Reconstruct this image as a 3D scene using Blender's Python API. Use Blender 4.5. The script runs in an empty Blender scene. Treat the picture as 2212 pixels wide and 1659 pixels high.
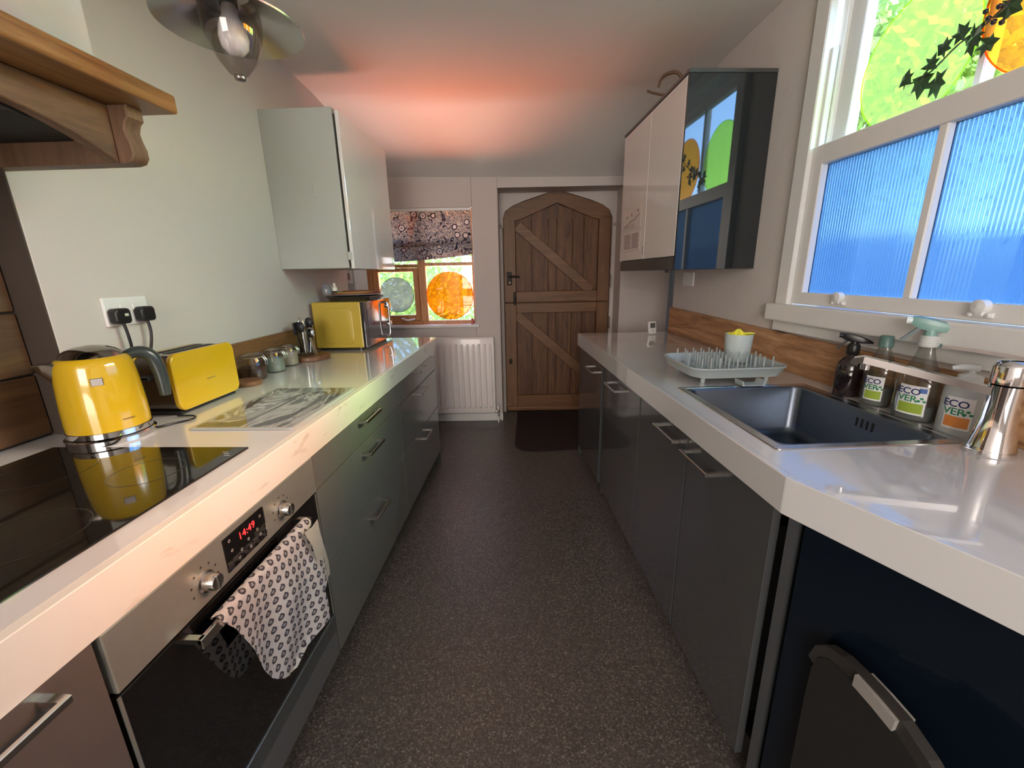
import bpy, bmesh, math, random
from mathutils import Vector, Matrix
random.seed(7)
SC = bpy.context.scene
COL = SC.collection
PI = math.pi

# ------------------------------------------------------------------ camera
def cam_axes(pitch, yaw, roll):
    cy, sy, cp, sp = math.cos(yaw), math.sin(yaw), math.cos(pitch), math.sin(pitch)
    F = Vector((sy*cp, cy*cp, sp)); r = Vector((cy, -sy, 0)); u = r.cross(F)
    cr, sr = math.cos(roll), math.sin(roll)
    return cr*r+sr*u, -sr*r+cr*u, F
r_, u_, f_ = cam_axes(-.2599, -.0426, -.0189)
cd = bpy.data.cameras.new('camera'); cam = bpy.data.objects.new('camera', cd); COL.objects.link(cam)
cd.sensor_width = 36; cd.lens = 896.4/2212*36; cd.clip_start = .02; cd.clip_end = 200
cam.matrix_world = Matrix(((r_.x, u_.x, -f_.x, 0), (r_.y, u_.y, -f_.y, 0), (r_.z, u_.z, -f_.z, 1.33), (0, 0, 0, 1)))
SC.camera = cam

# ------------------------------------------------------------------ world, sun, lights, exposure
w = bpy.data.worlds.new('world'); SC.world = w; w.use_nodes = True
nt = w.node_tree; nt.nodes.clear()
wo = nt.nodes.new('ShaderNodeOutputWorld'); bg = nt.nodes.new('ShaderNodeBackground'); sky = nt.nodes.new('ShaderNodeTexSky')
sky.sky_type = 'NISHITA'; sky.sun_disc = False; sky.sun_elevation = math.radians(31); sky.sun_rotation = math.radians(86)
sky.air_density = 1.0; sky.dust_density = 1.5; sky.ozone_density = 1.5
bg.inputs['Strength'].default_value = 3.0
tint = nt.nodes.new('ShaderNodeMix'); tint.data_type = 'RGBA'; tint.blend_type = 'MULTIPLY'
tint.inputs['Factor'].default_value = 1; tint.inputs['B'].default_value = (.64, .87, 1.15, 1)   # camera balanced for the warm interior
nt.links.new(sky.outputs[0], tint.inputs['A']); nt.links.new(tint.outputs['Result'], bg.inputs[0]); nt.links.new(bg.outputs[0], wo.inputs[0])

def light(name, kind, loc, energy, color=(1, 1, 1), direction=None, size=1, size_y=None, angle=None):
    l = bpy.data.lights.new(name, kind); l.energy = energy; l.color = color
    if kind == 'AREA':
        l.shape = 'RECTANGLE'; l.size = size; l.size_y = size_y or size
    if angle: l.angle = angle
    o = bpy.data.objects.new(name, l); COL.objects.link(o); o.location = loc
    if direction: o.rotation_euler = Vector(direction).to_track_quat('-Z', 'Y').to_euler()
    return o
# hazy afternoon sun, coming in over the right-hand garden
light('sun', 'SUN', (6, 2, 5), 5.2, (1.0, .93, .82), (-1.85, -.05, -1.07), angle=math.radians(11))
# added warm lamp hidden below the far sill, standing in for bounced sunlight
light('ceiling_fill', 'AREA', (-1.0, 4.38, .16), 400, (1.0, .78, .70), (0, -.04, 1), 1.24, .68)
# unseen fill lamp added behind the camera to brighten surfaces facing it
light('rear_fill', 'AREA', (-.4, -2.85, 1.7), 100, (1.0, .92, .84), (.10, 1, -.05), 1.6, 1.4)
def portal(loc, direction, sx, sy):
    o = light('window_portal', 'AREA', loc, 1, (1, 1, 1), direction, sx, sy); o.data.cycles.is_portal = True
portal((1.33, 1.12, 1.75), (-1, -.085, 0), 1.6, 1.3)
portal((-.95, 3.86, 1.40), (0, -1, 0), 1.1, 1.05)
SC.view_settings.view_transform = 'Standard'; SC.view_settings.look = 'None'
SC.view_settings.gamma = 1; SC.view_settings.use_curve_mapping = False
SC.view_settings.exposure = 0.05
cy = SC.cycles
cy.use_denoising = True
try: cy.denoiser = 'OPENIMAGEDENOISE'
except Exception: pass
cy.max_bounces = 8; cy.diffuse_bounces = 5; cy.glossy_bounces = 4; cy.transmission_bounces = 6; cy.transparent_max_bounces = 12
cy.sample_clamp_indirect = 6; cy.blur_glossy = .5

# ------------------------------------------------------------------ frames
A_R, A_B = .0847, .0295          # rotation of the right-hand run and of the back wall
ROT = {'W': 0.0, 'R': A_R, 'B': A_B}
def world(fr, p):
    a = ROT[fr]; c, s = math.cos(a), math.sin(a)
    return Vector((c*p[0]-s*p[1], s*p[0]+c*p[1], p[2]))

# ------------------------------------------------------------------ material helpers
def newmat(name):
    m = bpy.data.materials.new(name); m.use_nodes = True
    return m, m.node_tree, m.node_tree.nodes['Principled BSDF']
def P(name, col, rough=.5, metal=0, coat=0, spec=.5, trans=0, ior=1.45, noise=0, nscale=20, bump=0, bscale=60, emit=None, es=0, sheen=0, coatr=.05, alpha=1):
    m, nt, b = newmat(name)
    b.inputs['Base Color'].default_value = (*col, 1)
    b.inputs['Roughness'].default_value = rough; b.inputs['Metallic'].default_value = metal
    b.inputs['Coat Weight'].default_value = coat; b.inputs['Coat Roughness'].default_value = coatr
    b.inputs['Specular IOR Level'].default_value = spec
    b.inputs['Transmission Weight'].default_value = trans; b.inputs['IOR'].default_value = ior
    b.inputs['Sheen Weight'].default_value = sheen
    b.inputs['Alpha'].default_value = alpha
    if emit: b.inputs['Emission Color'].default_value = (*emit, 1); b.inputs['Emission Strength'].default_value = es
    tc = nt.nodes.new('ShaderNodeTexCoord')
    if noise or True:
        n = nt.nodes.new('ShaderNodeTexNoise'); n.inputs['Scale'].default_value = nscale; n.inputs['Detail'].default_value = 4
        nt.links.new(tc.outputs['Object'], n.inputs['Vector'])
        mx = nt.nodes.new('ShaderNodeMix'); mx.data_type = 'RGBA'; k = noise or .03
        mx.inputs['A'].default_value = (*[c*(1-k) for c in col], 1); mx.inputs['B'].default_value = (*[min(1, c*(1+k)) for c in col], 1)
        nt.links.new(n.outputs['Fac'], mx.inputs['Factor']); nt.links.new(mx.outputs['Result'], b.inputs['Base Color'])
    if bump:
        n2 = nt.nodes.new('ShaderNodeTexNoise'); n2.inputs['Scale'].default_value = bscale; n2.inputs['Detail'].default_value = 3
        nt.links.new(tc.outputs['Object'], n2.inputs['Vector'])
        bp = nt.nodes.new('ShaderNodeBump'); bp.inputs['Strength'].default_value = bump; bp.inputs['Distance'].default_value = .01
        nt.links.new(n2.outputs['Fac'], bp.inputs['Height']); nt.links.new(bp.outputs[0], b.inputs['Normal'])
    return m
def ramp(nt, fac, stops):
    r = nt.nodes.new('ShaderNodeValToRGB'); e = r.color_ramp.elements
    e[0].position = stops[0][0]; e[0].color = (*stops[0][1], 1); e[1].position = stops[-1][0]; e[1].color = (*stops[-1][1], 1)
    for p, c in stops[1:-1]:
        x = e.new(p); x.color = (*c, 1)
    nt.links.new(fac, r.inputs[0]); return r.outputs[0]
def mth(nt, op, a, b=None, c=None):
    n = nt.nodes.new('ShaderNodeMath'); n.operation = op
    for i, v in enumerate((a, b, c)):
        if v is None: continue
        if isinstance(v, (int, float)): n.inputs[i].default_value = v
        else: nt.links.new(v, n.inputs[i])
    return n.outputs[0]
def mapping(nt, scale=(1, 1, 1), rot=(0, 0, 0), src='Object', loc=(0, 0, 0)):
    tc = nt.nodes.new('ShaderNodeTexCoord'); mp = nt.nodes.new('ShaderNodeMapping')
    mp.inputs['Scale'].default_value = scale; mp.inputs['Rotation'].default_value = rot; mp.inputs['Location'].default_value = loc
    nt.links.new(tc.outputs[src], mp.inputs[0]); return mp.outputs[0]
def noise(nt, vec, scale, detail=4, rough=.5, dist=0):
    n = nt.nodes.new('ShaderNodeTexNoise'); n.inputs['Scale'].default_value = scale; n.inputs['Detail'].default_value = detail
    n.inputs['Roughness'].default_value = rough; n.inputs['Distortion'].default_value = dist
    nt.links.new(vec, n.inputs['Vector']); return n.outputs['Fac']
def mixc(nt, fac, a, b):
    mx = nt.nodes.new('ShaderNodeMix'); mx.data_type = 'RGBA'
    for nm, v in (('Factor', fac), ('A', a), ('B', b)):
        if isinstance(v, tuple): mx.inputs[nm].default_value = (*v, 1)
        elif isinstance(v, (int, float)): mx.inputs[nm].default_value = v
        else: nt.links.new(v, mx.inputs[nm])
    return mx.outputs['Result']
def setbump(nt, b, h, strength=.3, dist=.003):
    bp = nt.nodes.new('ShaderNodeBump'); bp.inputs['Strength'].default_value = strength; bp.inputs['Distance'].default_value = dist
    nt.links.new(h, bp.inputs['Height']); nt.links.new(bp.outputs[0], b.inputs['Normal'])
def wood(name, dark, mid, lite, axis='Y', rough=.45, grain=1.0, knots=False, coat=0):
    m, nt, b = newmat(name)
    s = {'X': (1.2, 14, 14), 'Y': (14, 1.2, 14), 'Z': (14, 14, 1.2)}[axis]
    v = mapping(nt, tuple(q*grain for q in s))
    n1 = noise(nt, v, 1.6, 8, .62, 1.2); n2 = noise(nt, v, 9, 5, .7, .4)
    f = mth(nt, 'ADD', mth(nt, 'MULTIPLY', n1, .68), mth(nt, 'MULTIPLY', n2, .32))
    c = ramp(nt, f, [(.34, dark), (.5, mid), (.66, lite)])
    if knots:
        vo = nt.nodes.new('ShaderNodeTexVoronoi'); vo.inputs['Scale'].default_value = 1
        sv = {'X': (4, 14, 9), 'Y': (14, 4, 9), 'Z': (9, 9, 4)}[axis]
        nt.links.new(mapping(nt, sv), vo.inputs['Vector'])
        k = ramp(nt, vo.outputs['Distance'], [(.08, (1, 1, 1)), (.24, (0, 0, 0))])
        c = mixc(nt, k, c, tuple(q*.45 for q in dark))
    nt.links.new(c, b.inputs['Base Color']); b.inputs['Roughness'].default_value = rough
    b.inputs['Coat Weight'].default_value = coat
    setbump(nt, b, f, .35, .002)
    return m
def stain(name, col, rough=.15, coat=.0, amt=.5, base=(.8, .79, .77), scale=(5, 5, 18), cior=1.5):
    """pale laminate with faint streaky dirt"""
    m, nt, b = newmat(name)
    v = mapping(nt, scale)
    n = noise(nt, v, 1.6, 6, .55, .8)
    f = ramp(nt, n, [(.60, (0, 0, 0)), (.68, (1, 1, 1))])
    n2 = noise(nt, mapping(nt, (3, 3, 3)), 1, 3)
    c0 = mixc(nt, n2, tuple(q*.97 for q in base), base)
    c = mixc(nt, mth(nt, 'MULTIPLY', f, amt), c0, col)
    nt.links.new(c, b.inputs['Base Color']); b.inputs['Roughness'].default_value = rough
    b.inputs['Coat Weight'].default_value = coat
    b.inputs['Coat IOR'].default_value = cior
    return m
def schlick(nt, f0):
    lw = nt.nodes.new('ShaderNodeLayerWeight'); lw.inputs['Blend'].default_value = .5
    return mth(nt, 'ADD', mth(nt, 'MULTIPLY', mth(nt, 'POWER', lw.outputs['Facing'], 5), .9), f0)
def thin_glass(name, tint, gloss=.08, rough=0.0, haze=0.0, hazecol=None):
    """thin pane: tinted see-through film + surface reflection (+ a little scattering)"""
    m = bpy.data.materials.new(name); m.use_nodes = True; nt = m.node_tree; nt.nodes.clear()
    out = nt.nodes.new('ShaderNodeOutputMaterial'); tr = nt.nodes.new('ShaderNodeBsdfTransparent'); gl = nt.nodes.new('ShaderNodeBsdfGlossy')
    n = noise(nt, mapping(nt, (6, 6, 6)), 2, 2)
    c = mixc(nt, n, tuple(q*.97 for q in tint), tint); nt.links.new(c, tr.inputs['Color'])
    gl.inputs['Roughness'].default_value = rough + .01
    mx = nt.nodes.new('ShaderNodeMixShader'); nt.links.new(schlick(nt, .04+gloss*.1), mx.inputs[0])
    last = tr.outputs[0]
    if haze:
        tl = nt.nodes.new('ShaderNodeBsdfTranslucent'); tl.inputs['Color'].default_value = (*(hazecol or tint), 1)
        m2 = nt.nodes.new('ShaderNodeMixShader'); m2.inputs[0].default_value = haze
        nt.links.new(last, m2.inputs[1]); nt.links.new(tl.outputs[0], m2.inputs[2]); last = m2.outputs[0]
    nt.links.new(last, mx.inputs[1]); nt.links.new(gl.outputs[0], mx.inputs[2]); nt.links.new(mx.outputs[0], out.inputs[0])
    return m

# ------------------------------------------------------------------ mesh helpers (all on bmesh)
def add_box(bm, x0, x1, y0, y1, z0, z1, bev=0, seg=2):
    vs = [bm.verts.new((x, y, z)) for x in (x0, x1) for y in (y0, y1) for z in (z0, z1)]
    fs = [(0, 1, 3, 2), (4, 6, 7, 5), (0, 4, 5, 1), (2, 3, 7, 6), (0, 2, 6, 4), (1, 5, 7, 3)]
    fc = [bm.faces.new([vs[i] for i in f]) for f in fs]
    if bev:
        es = list({e for f in fc for e in f.edges})
        bmesh.ops.bevel(bm, geom=es, offset=bev, segments=seg, affect='EDGES', profile=.6)
    return vs
def add_prism(bm, pts, z0, z1, axis='Z', bev=0, seg=2):
    """extrude outline pts; axis Z: (x,y); axis Y: (x,z) extruded along y; axis X: (y,z) extruded along x"""
    def mk(p, h):
        return {'Z': (p[0], p[1], h), 'Y': (p[0], h, p[1]), 'X': (h, p[0], p[1])}[axis]
    a = [bm.verts.new(mk(p, z0)) for p in pts]; b = [bm.verts.new(mk(p, z1)) for p in pts]
    n = len(pts)
    fs = [bm.faces.new(a[::-1]), bm.faces.new(b)]
    for i in range(n): fs.append(bm.faces.new((a[i], a[(i+1) % n], b[(i+1) % n], b[i])))
    bmesh.ops.recalc_face_normals(bm, faces=fs)
    if bev:
        es = list({e for f in fs[:2] for e in f.edges})
        bmesh.ops.bevel(bm, geom=es, offset=bev, segments=seg, affect='EDGES', profile=.6)
def add_lathe(bm, prof, cx=0, cy=0, cz=0, n=40, sx=1, sy=1, cap0=False, cap1=False):
    rings = []
    for r, z in prof:
        rings.append([bm.verts.new((cx+sx*r*math.cos(2*PI*i/n), cy+sy*r*math.sin(2*PI*i/n), cz+z)) for i in range(n)])
    for a, b in zip(rings, rings[1:]):
        for i in range(n): bm.faces.new((a[i], a[(i+1) % n], b[(i+1) % n], b[i]))
    if cap0: bm.faces.new(rings[0][::-1])
    if cap1: bm.faces.new(rings[-1])
def add_tube(bm, pts, rad, n=8, caps=True, flat=None):
    """tube along a polyline; rad number or list; flat=(w,h) rectangular section"""
    pts = [Vector(p) for p in pts]; rings = []
    up = Vector((0, 0, 1)); prev = None
    for i, p in enumerate(pts):
        t = (pts[min(i+1, len(pts)-1)]-pts[max(i-1, 0)]).normalized()
        if prev is None:
            a = up if abs(t.dot(up)) < .95 else Vector((1, 0, 0))
            u = (a - t*a.dot(t)).normalized()
        else: u = (prev - t*prev.dot(t)).normalized()
        prev = u; v = t.cross(u); r = rad[i] if isinstance(rad, (list, tuple)) else rad
        if flat:
            q = [(-flat[1]/2, -flat[0]/2), (flat[1]/2, -flat[0]/2), (flat[1]/2, flat[0]/2), (-flat[1]/2, flat[0]/2)]
            rings.append([bm.verts.new(p+u*a_+v*b_) for a_, b_ in q])
        else: rings.append([bm.verts.new(p+(u*math.cos(2*PI*k/n)+v*math.sin(2*PI*k/n))*r) for k in range(n)])
    m = len(rings[0])
    for a, b in zip(rings, rings[1:]):
        for i in range(m): bm.faces.new((a[i], a[(i+1) % m], b[(i+1) % m], b[i]))
    if caps: bm.faces.new(rings[0][::-1]); bm.faces.new(rings[-1])
def rrect(x0, x1, y0, y1, r, n=6):
    out = []
    for cx, cy_, a0 in ((x1-r, y1-r, 0), (x0+r, y1-r, 90), (x0+r, y0+r, 180), (x1-r, y0+r, 270)):
        for k in range(n+1):
            a = math.radians(a0+90*k/n); out.append((cx+r*math.cos(a), cy_+r*math.sin(a)))
    return out
def add_loft(bm, loops, cap0=False, cap1=False):
    rs = [[bm.verts.new(p) for p in l] for l in loops]; n = len(rs[0])
    for a, b in zip(rs, rs[1:]):
        for i in range(n): bm.faces.new((a[i], a[(i+1) % n], b[(i+1) % n], b[i]))
    if cap0: bm.faces.new(rs[0][::-1])
    if cap1: bm.faces.new(rs[-1])
def B(*a, **k):
    bm = bmesh.new(); add_box(bm, *a, **k); return bm
def smoothpath(pts, n=6):
    pts = [Vector(p) for p in pts]; out = []
    for i in range(len(pts)-1):
        p0, p1, p2, p3 = pts[max(i-1, 0)], pts[i], pts[i+1], pts[min(i+2, len(pts)-1)]
        for k in range(n):
            t = k/n
            out.append(.5*((2*p1)+(p2-p0)*t+(2*p0-5*p1+4*p2-p3)*t*t+(3*p1-p0-3*p2+p3)*t**3))
    out.append(pts[-1]); return out

class Thing:
    """a top-level thing (Empty or one mesh) at base `loc` in frame fr; geometry is given in frame coordinates"""
    def __init__(s, name, label, cat, loc, fr='W', group=None, rotz=0):
        s.base = Vector(loc); s.fr = fr; s.rotz = rotz
        s.meta = (label, cat, group); s.name = name; s.root = None
    def _place(s, o):
        o.location = world(s.fr, s.base); o.rotation_euler = (0, 0, ROT[s.fr]+s.rotz)
        l, c, g = s.meta; o['label'] = l; o['category'] = c
        if g: o['group'] = g
        s.root = o
    def empty(s):
        o = bpy.data.objects.new(s.name, None); o.empty_display_size = .05; COL.objects.link(o); s._place(o); return s
    def local(s, bm):
        bmesh.ops.translate(bm, verts=bm.verts, vec=-s.base); return bm
    def solo(s, bm, mat, smooth=None):
        s.local(bm); o = mesh_obj(s.name, bm, mat, smooth); s._place(o); return s
    def part(s, name, bm, mat, parent=None, label=None, smooth=None, kind=None):
        if s.root is None: s.empty()
        s.local(bm); o = mesh_obj(name, bm, mat, smooth); o.parent = parent or s.root
        if label: o['label'] = label
        if kind: o['kind'] = kind
        return o
def mesh_obj(name, bm, mat, smooth=None):
    me = bpy.data.meshes.new(name); bmesh.ops.recalc_face_normals(bm, faces=bm.faces)
    bm.to_mesh(me); bm.free()
    if smooth is not None:
        me.shade_smooth()
        try: me.set_sharp_from_angle(angle=math.radians(smooth))
        except Exception: pass
    me.materials.append(mat)
    o = bpy.data.objects.new(name, me); COL.objects.link(o); return o
def struct(name, bm, mat, fr='W', base=(0, 0, 0), smooth=None, parent=None):
    b = Vector(base)
    bmesh.ops.translate(bm, verts=bm.verts, vec=-b)
    o = mesh_obj(name, bm, mat, smooth)
    if parent is None:
        o.location = world(fr, b); o.rotation_euler = (0, 0, ROT[fr]); o['kind'] = 'structure'
    else: o.parent = parent
    return o
def spart(name, bm, mat, parent, label=None, smooth=None, base=(0, 0, 0)):
    bmesh.ops.translate(bm, verts=bm.verts, vec=-Vector(base))
    o = mesh_obj(name, bm, mat, smooth); o.parent = parent
    if label: o['label'] = label
    return o
def text_verts(bm, txt, size, fn, spacing=1.0, align='CENTER', depth=0, bold=0):
    cu = bpy.data.curves.new('t', 'FONT'); cu.body = txt; cu.size = size; cu.align_x = align; cu.space_character = spacing
    cu.extrude = depth; cu.offset = bold; cu.resolution_u = 3
    ob = bpy.data.objects.new('t', cu); COL.objects.link(ob)
    dg = bpy.context.evaluated_depsgraph_get(); me = bpy.data.meshes.new_from_object(ob.evaluated_get(dg))
    tb = bmesh.new(); tb.from_mesh(me)
    for v in tb.verts: v.co = fn(v.co)
    me2 = bpy.data.meshes.new('t2'); tb.to_mesh(me2); tb.free(); bm.from_mesh(me2)
    COL.objects.unlink(ob); bpy.data.objects.remove(ob); bpy.data.meshes.remove(me); bpy.data.meshes.remove(me2)

# ------------------------------------------------------------------ materials
WALL = P('wall_paint', (.57, .525, .50), .75, noise=.04, nscale=1.5, bump=.25, bscale=14)
CEIL = P('ceiling_paint', (.76, .73, .70), .8, noise=.03, nscale=1.2, bump=.2, bscale=8)
WHITE = P('white_gloss_paint', (.74, .74, .73), .28, noise=.02, bump=.05, bscale=30)
WHITEP = P('white_plastic', (.75, .75, .74), .3)
RADM = P('radiator_enamel', (.84, .80, .78), .3, coat=.3)
BLACK = P('black_plastic', (.012, .012, .013), .32)
DARKVOID = P('dark_interior', (.01, .009, .009), .7)
GLOSS = P('charcoal_gloss_front', (.062, .065, .068), .13, coat=.6, coatr=.06, noise=.03, nscale=3)
GLOSS_LIT = P('charcoal_front_lit', (.135, .137, .130), .17, coat=.5, coatr=.10, noise=.03, nscale=3)  # charcoal fronts lightened: window light on the left drawers put into the colour
NEARF = P('charcoal_satin_front', (.105, .088, .078), .25, coat=.4, coatr=.15)
CARC = P('grey_carcass', (.09, .095, .10), .4)
PLINTH = P('plinth_grey', (.05, .053, .057), .35)
STEEL = P('brushed_steel', (.50, .50, .48), .30, metal=1, noise=.06, nscale=60)
OVENST = P('oven_steel', (.30, .31, .28), .38, metal=.55, noise=.06, nscale=40)
CHROME = P('chrome', (.80, .80, .82), .06, metal=1)
SATIN = P('satin_nickel', (.68, .66, .63), .22, metal=1)
OVGLASS = P('black_oven_glass', (.006, .006, .007), .06, coat=.5)
HOBG = P('black_hob_glass', (.008, .007, .006), .05, coat=.3)
YEL = P('yellow_enamel', (.54, .34, .012), .14, coat=.7, coatr=.05, noise=.03)
YELM = P('yellow_painted_metal', (.52, .37, .05), .3, coat=.25, noise=.03)
DKGREY = P('dark_grey_plastic', (.045, .052, .052), .3)
WORK = stain('white_worktop_laminate', (.45, .40, .33), .15, .9, .05, (.62, .62, .625), (3, 3, 3), 1.85)
FASC = stain('white_fascia_laminate', (.36, .25, .14), .22, .2, .34, (.70, .665, .60))
CABG = P('cabinet_pale_grey', (.42, .44, .41), .4, noise=.03, nscale=4)
CABW = P('cabinet_white_gloss', (.74, .72, .71), .08, coat=.6, coatr=.03)
OAK = wood('oak_shelf', (.12, .05, .015), (.24, .115, .035), (.36, .19, .07), 'Y', .42)
OAKD = wood('oak_dark', (.07, .035, .018), (.135, .07, .033), (.19, .105, .05), 'Y', .55)
OAKX = wood('oak_corbel', (.10, .055, .03), (.15, .085, .05), (.19, .11, .065), 'Z', .5)
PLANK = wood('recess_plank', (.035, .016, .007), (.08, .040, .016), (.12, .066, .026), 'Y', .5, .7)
UPL = wood('oak_upstand_left', (.12, .055, .02), (.22, .105, .04), (.31, .16, .065), 'Y', .4)
UPR = wood('reclaimed_board', (.13, .055, .025), (.40, .21, .10), (.62, .38, .21), 'Y', .55, .8, knots=True)
DOORW = wood('door_oak_frame', (.10, .041, .014), (.158, .070, .024), (.215, .100, .036), 'Z', .5)
DOORH = wood('door_oak_rail', (.10, .041, .014), (.158, .070, .024), (.215, .100, .036), 'X', .5)
DOORP = wood('door_oak_plank', (.042, .014, .006), (.11, .042, .014), (.20, .090, .030), 'Z', .55, 1.2)
WINW = wood('window_timber', (.28, .10, .035), (.48, .21, .075), (.62, .32, .13), 'Z', .4)
BOARDW = wood('acacia_board', (.10, .04, .018), (.17, .075, .035), (.24, .115, .055), 'Y', .45)
HAIR = P('brown_coir', (.022, .010, .009), .95, noise=.3, nscale=200, bump=.8, bscale=300)

def floor_mat():
    m, nt, b = newmat('speckled_vinyl')
    v = mapping(nt, (1, 1, 1))
    vo = nt.nodes.new('ShaderNodeTexVoronoi'); vo.inputs['Scale'].default_value = 230; nt.links.new(v, vo.inputs['Vector'])
    sep = nt.nodes.new('ShaderNodeSeparateColor'); nt.links.new(vo.outputs['Color'], sep.inputs[0])
    c = ramp(nt, sep.outputs[0], [(.0, (.050, .044, .040)), (.45, (.080, .070, .064)), (.75, (.115, .10, .09)), (.9, (.165, .145, .128)), (1, (.26, .235, .205))])
    n = noise(nt, v, 2.2, 3)
    c2 = mixc(nt, mth(nt, 'MULTIPLY', n, .35), c, (.055, .048, .044))
    nt.links.new(c2, b.inputs['Base Color']); b.inputs['Roughness'].default_value = .36
    b.inputs['Specular IOR Level'].default_value = .5
    setbump(nt, b, noise(nt, v, 160, 2), .25, .002)
    return m
def marble_mat():
    m, nt, b = newmat('marble_print_glass')
    v = mapping(nt, (1, 1, 1))
    n = noise(nt, mapping(nt, (6.0, 2.0, 1), (0, 0, .5)), 1.5, 6, .5, 2.4)
    c = ramp(nt, n, [(.30, (.02, .02, .022)), (.44, (.10, .10, .11)), (.50, (.40, .41, .42)), (.56, (.16, .16, .18)), (.66, (.48, .48, .48)), (.78, (.07, .07, .08))])
    nt.links.new(c, b.inputs['Base Color']); b.inputs['Roughness'].default_value = .06; b.inputs['Coat Weight'].default_value = .5
    return m
def blind_mat():
    m, nt, b = newmat('floral_blind_fabric')
    v = mapping(nt, (1, 1, 1))
    n = noise(nt, v, 26, 3, .5, 1.5)
    base = ramp(nt, n, [(.32, (.03, .03, .06)), (.42, (.18, .14, .14)), (.50, (.50, .40, .33)), (.57, (.13, .12, .15)), (.68, (.58, .42, .33))])
    # curling stems: thin bands of a distorted noise
    s = noise(nt, v, 18, 2, .4, 3.5)
    line = ramp(nt, mth(nt, 'ABSOLUTE', mth(nt, 'SUBTRACT', mth(nt, 'FRACT', mth(nt, 'MULTIPLY', s, 7)), .5)), [(.0, (1, 1, 1)), (.13, (0, 0, 0))])
    c = mixc(nt, mth(nt, 'MULTIPLY', line, .75), base, (.02, .02, .05))
    vo = nt.nodes.new('ShaderNodeTexVoronoi'); vo.inputs['Scale'].default_value = 11; vo.inputs['Randomness'].default_value = .75; nt.links.new(mapping(nt, (1, .2, 1)), vo.inputs['Vector'])
    d = vo.outputs['Distance']
    petal = ramp(nt, d, [(.0, (.45, .34, .30)), (.10, (.10, .08, .12)), (.13, (.50, .40, .36)), (.22, (.46, .36, .33)), (.235, (.02, .015, .03)), (.29, (.02, .015, .03))])
    msk = ramp(nt, d, [(.29, (1, 1, 1)), (.30, (0, 0, 0))])
    vo2 = nt.nodes.new('ShaderNodeTexVoronoi'); vo2.inputs['Randomness'].default_value = .75; vo2.inputs['Scale'].default_value = 11; nt.links.new(mapping(nt, (1, .2, 1)), vo2.inputs['Vector'])
    sp = nt.nodes.new('ShaderNodeSeparateColor'); nt.links.new(vo2.outputs['Color'], sp.inputs[0])
    sel = mth(nt, 'GREATER_THAN', sp.outputs[0], .3)
    c = mixc(nt, mth(nt, 'MULTIPLY', msk, sel), c, petal)
    red = ramp(nt, noise(nt, v, 5, 2), [(.6, (0, 0, 0)), (.7, (1, 1, 1))])
    c = mixc(nt, mth(nt, 'MULTIPLY', red, .35), c, (.42, .13, .07))
    nt.links.new(c, b.inputs['Base Color']); b.inputs['Roughness'].default_value = .9
    return m
def towel_mat():
    m, nt, b = newmat('printed_tea_towel')
    tc = nt.nodes.new('ShaderNodeTexCoord'); sx = nt.nodes.new('ShaderNodeSeparateXYZ'); nt.links.new(tc.outputs['UV'], sx.inputs[0])
    u = mth(nt, 'MULTIPLY', sx.outputs[0], 1.0); vv = mth(nt, 'MULTIPLY', sx.outputs[1], 1.0)
    row = mth(nt, 'FLOOR', vv); off = mth(nt, 'MULTIPLY', mth(nt, 'MODULO', row, 2), .5)
    fu = mth(nt, 'SUBTRACT', mth(nt, 'FRACT', mth(nt, 'ADD', u, off)), .5); fv = mth(nt, 'SUBTRACT', mth(nt, 'FRACT', vv), .5)
    def disc(cx, cy_, r, sxx=1, syy=1):
        a = mth(nt, 'MULTIPLY', mth(nt, 'SUBTRACT', fu, cx), sxx); c = mth(nt, 'MULTIPLY', mth(nt, 'SUBTRACT', fv, cy_), syy)
        d = mth(nt, 'SQRT', mth(nt, 'ADD', mth(nt, 'MULTIPLY', a, a), mth(nt, 'MULTIPLY', c, c)))
        return mth(nt, 'LESS_THAN', d, r)
    head = disc(0, .02, .34, 1.15, 1)
    inn = disc(0, .05, .145, 1.0, 1)
    e1 = disc(-.07, .07, .06); e2 = disc(.08, .07, .06); mo = disc(0, -.08, .075, 1, 1.8); tuft = disc(-.12, .36, .12, 1, 1.4)
    ink = mth(nt, 'SUBTRACT', head, inn)
    for q in (e1, e2, mo, tuft): ink = mth(nt, 'MAXIMUM', ink, q)
    ink = mth(nt, 'MULTIPLY', mth(nt, 'MAXIMUM', ink, 0), .93)
    c = mixc(nt, ink, (.78, .76, .76), (.035, .035, .06))
    nt.links.new(c, b.inputs['Base Color']); b.inputs['Roughness'].default_value = .9
    return m
FLOORM, MARBLE, BLINDM, TOWELM = floor_mat(), marble_mat(), blind_mat(), towel_mat()
PANE = thin_glass('clear_pane', (.93, .96, .95))
LIME = thin_glass('lime_film', (.62, .92, .09), haze=.08, hazecol=(.75, .95, .30))
ORANGE = thin_glass('orange_film', (1.0, .28, .008), haze=.08, hazecol=(1.0, .38, .05))
AMBER = thin_glass('amber_film', (.95, .17, .003), haze=.04, hazecol=(1.0, .25, .01))
GREYF = thin_glass('grey_film', (.20, .19, .22), haze=.06, hazecol=(.4, .4, .45))
JARG = thin_glass('jar_glass', (.86, .90, .90), .5, .01)
CLEARP = thin_glass('clear_plastic', (.80, .82, .80), .4, .08, haze=.12, hazecol=(.8, .8, .78))
LAMPG = thin_glass('lamp_glass', (.80, .78, .77), .3, .01)
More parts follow.
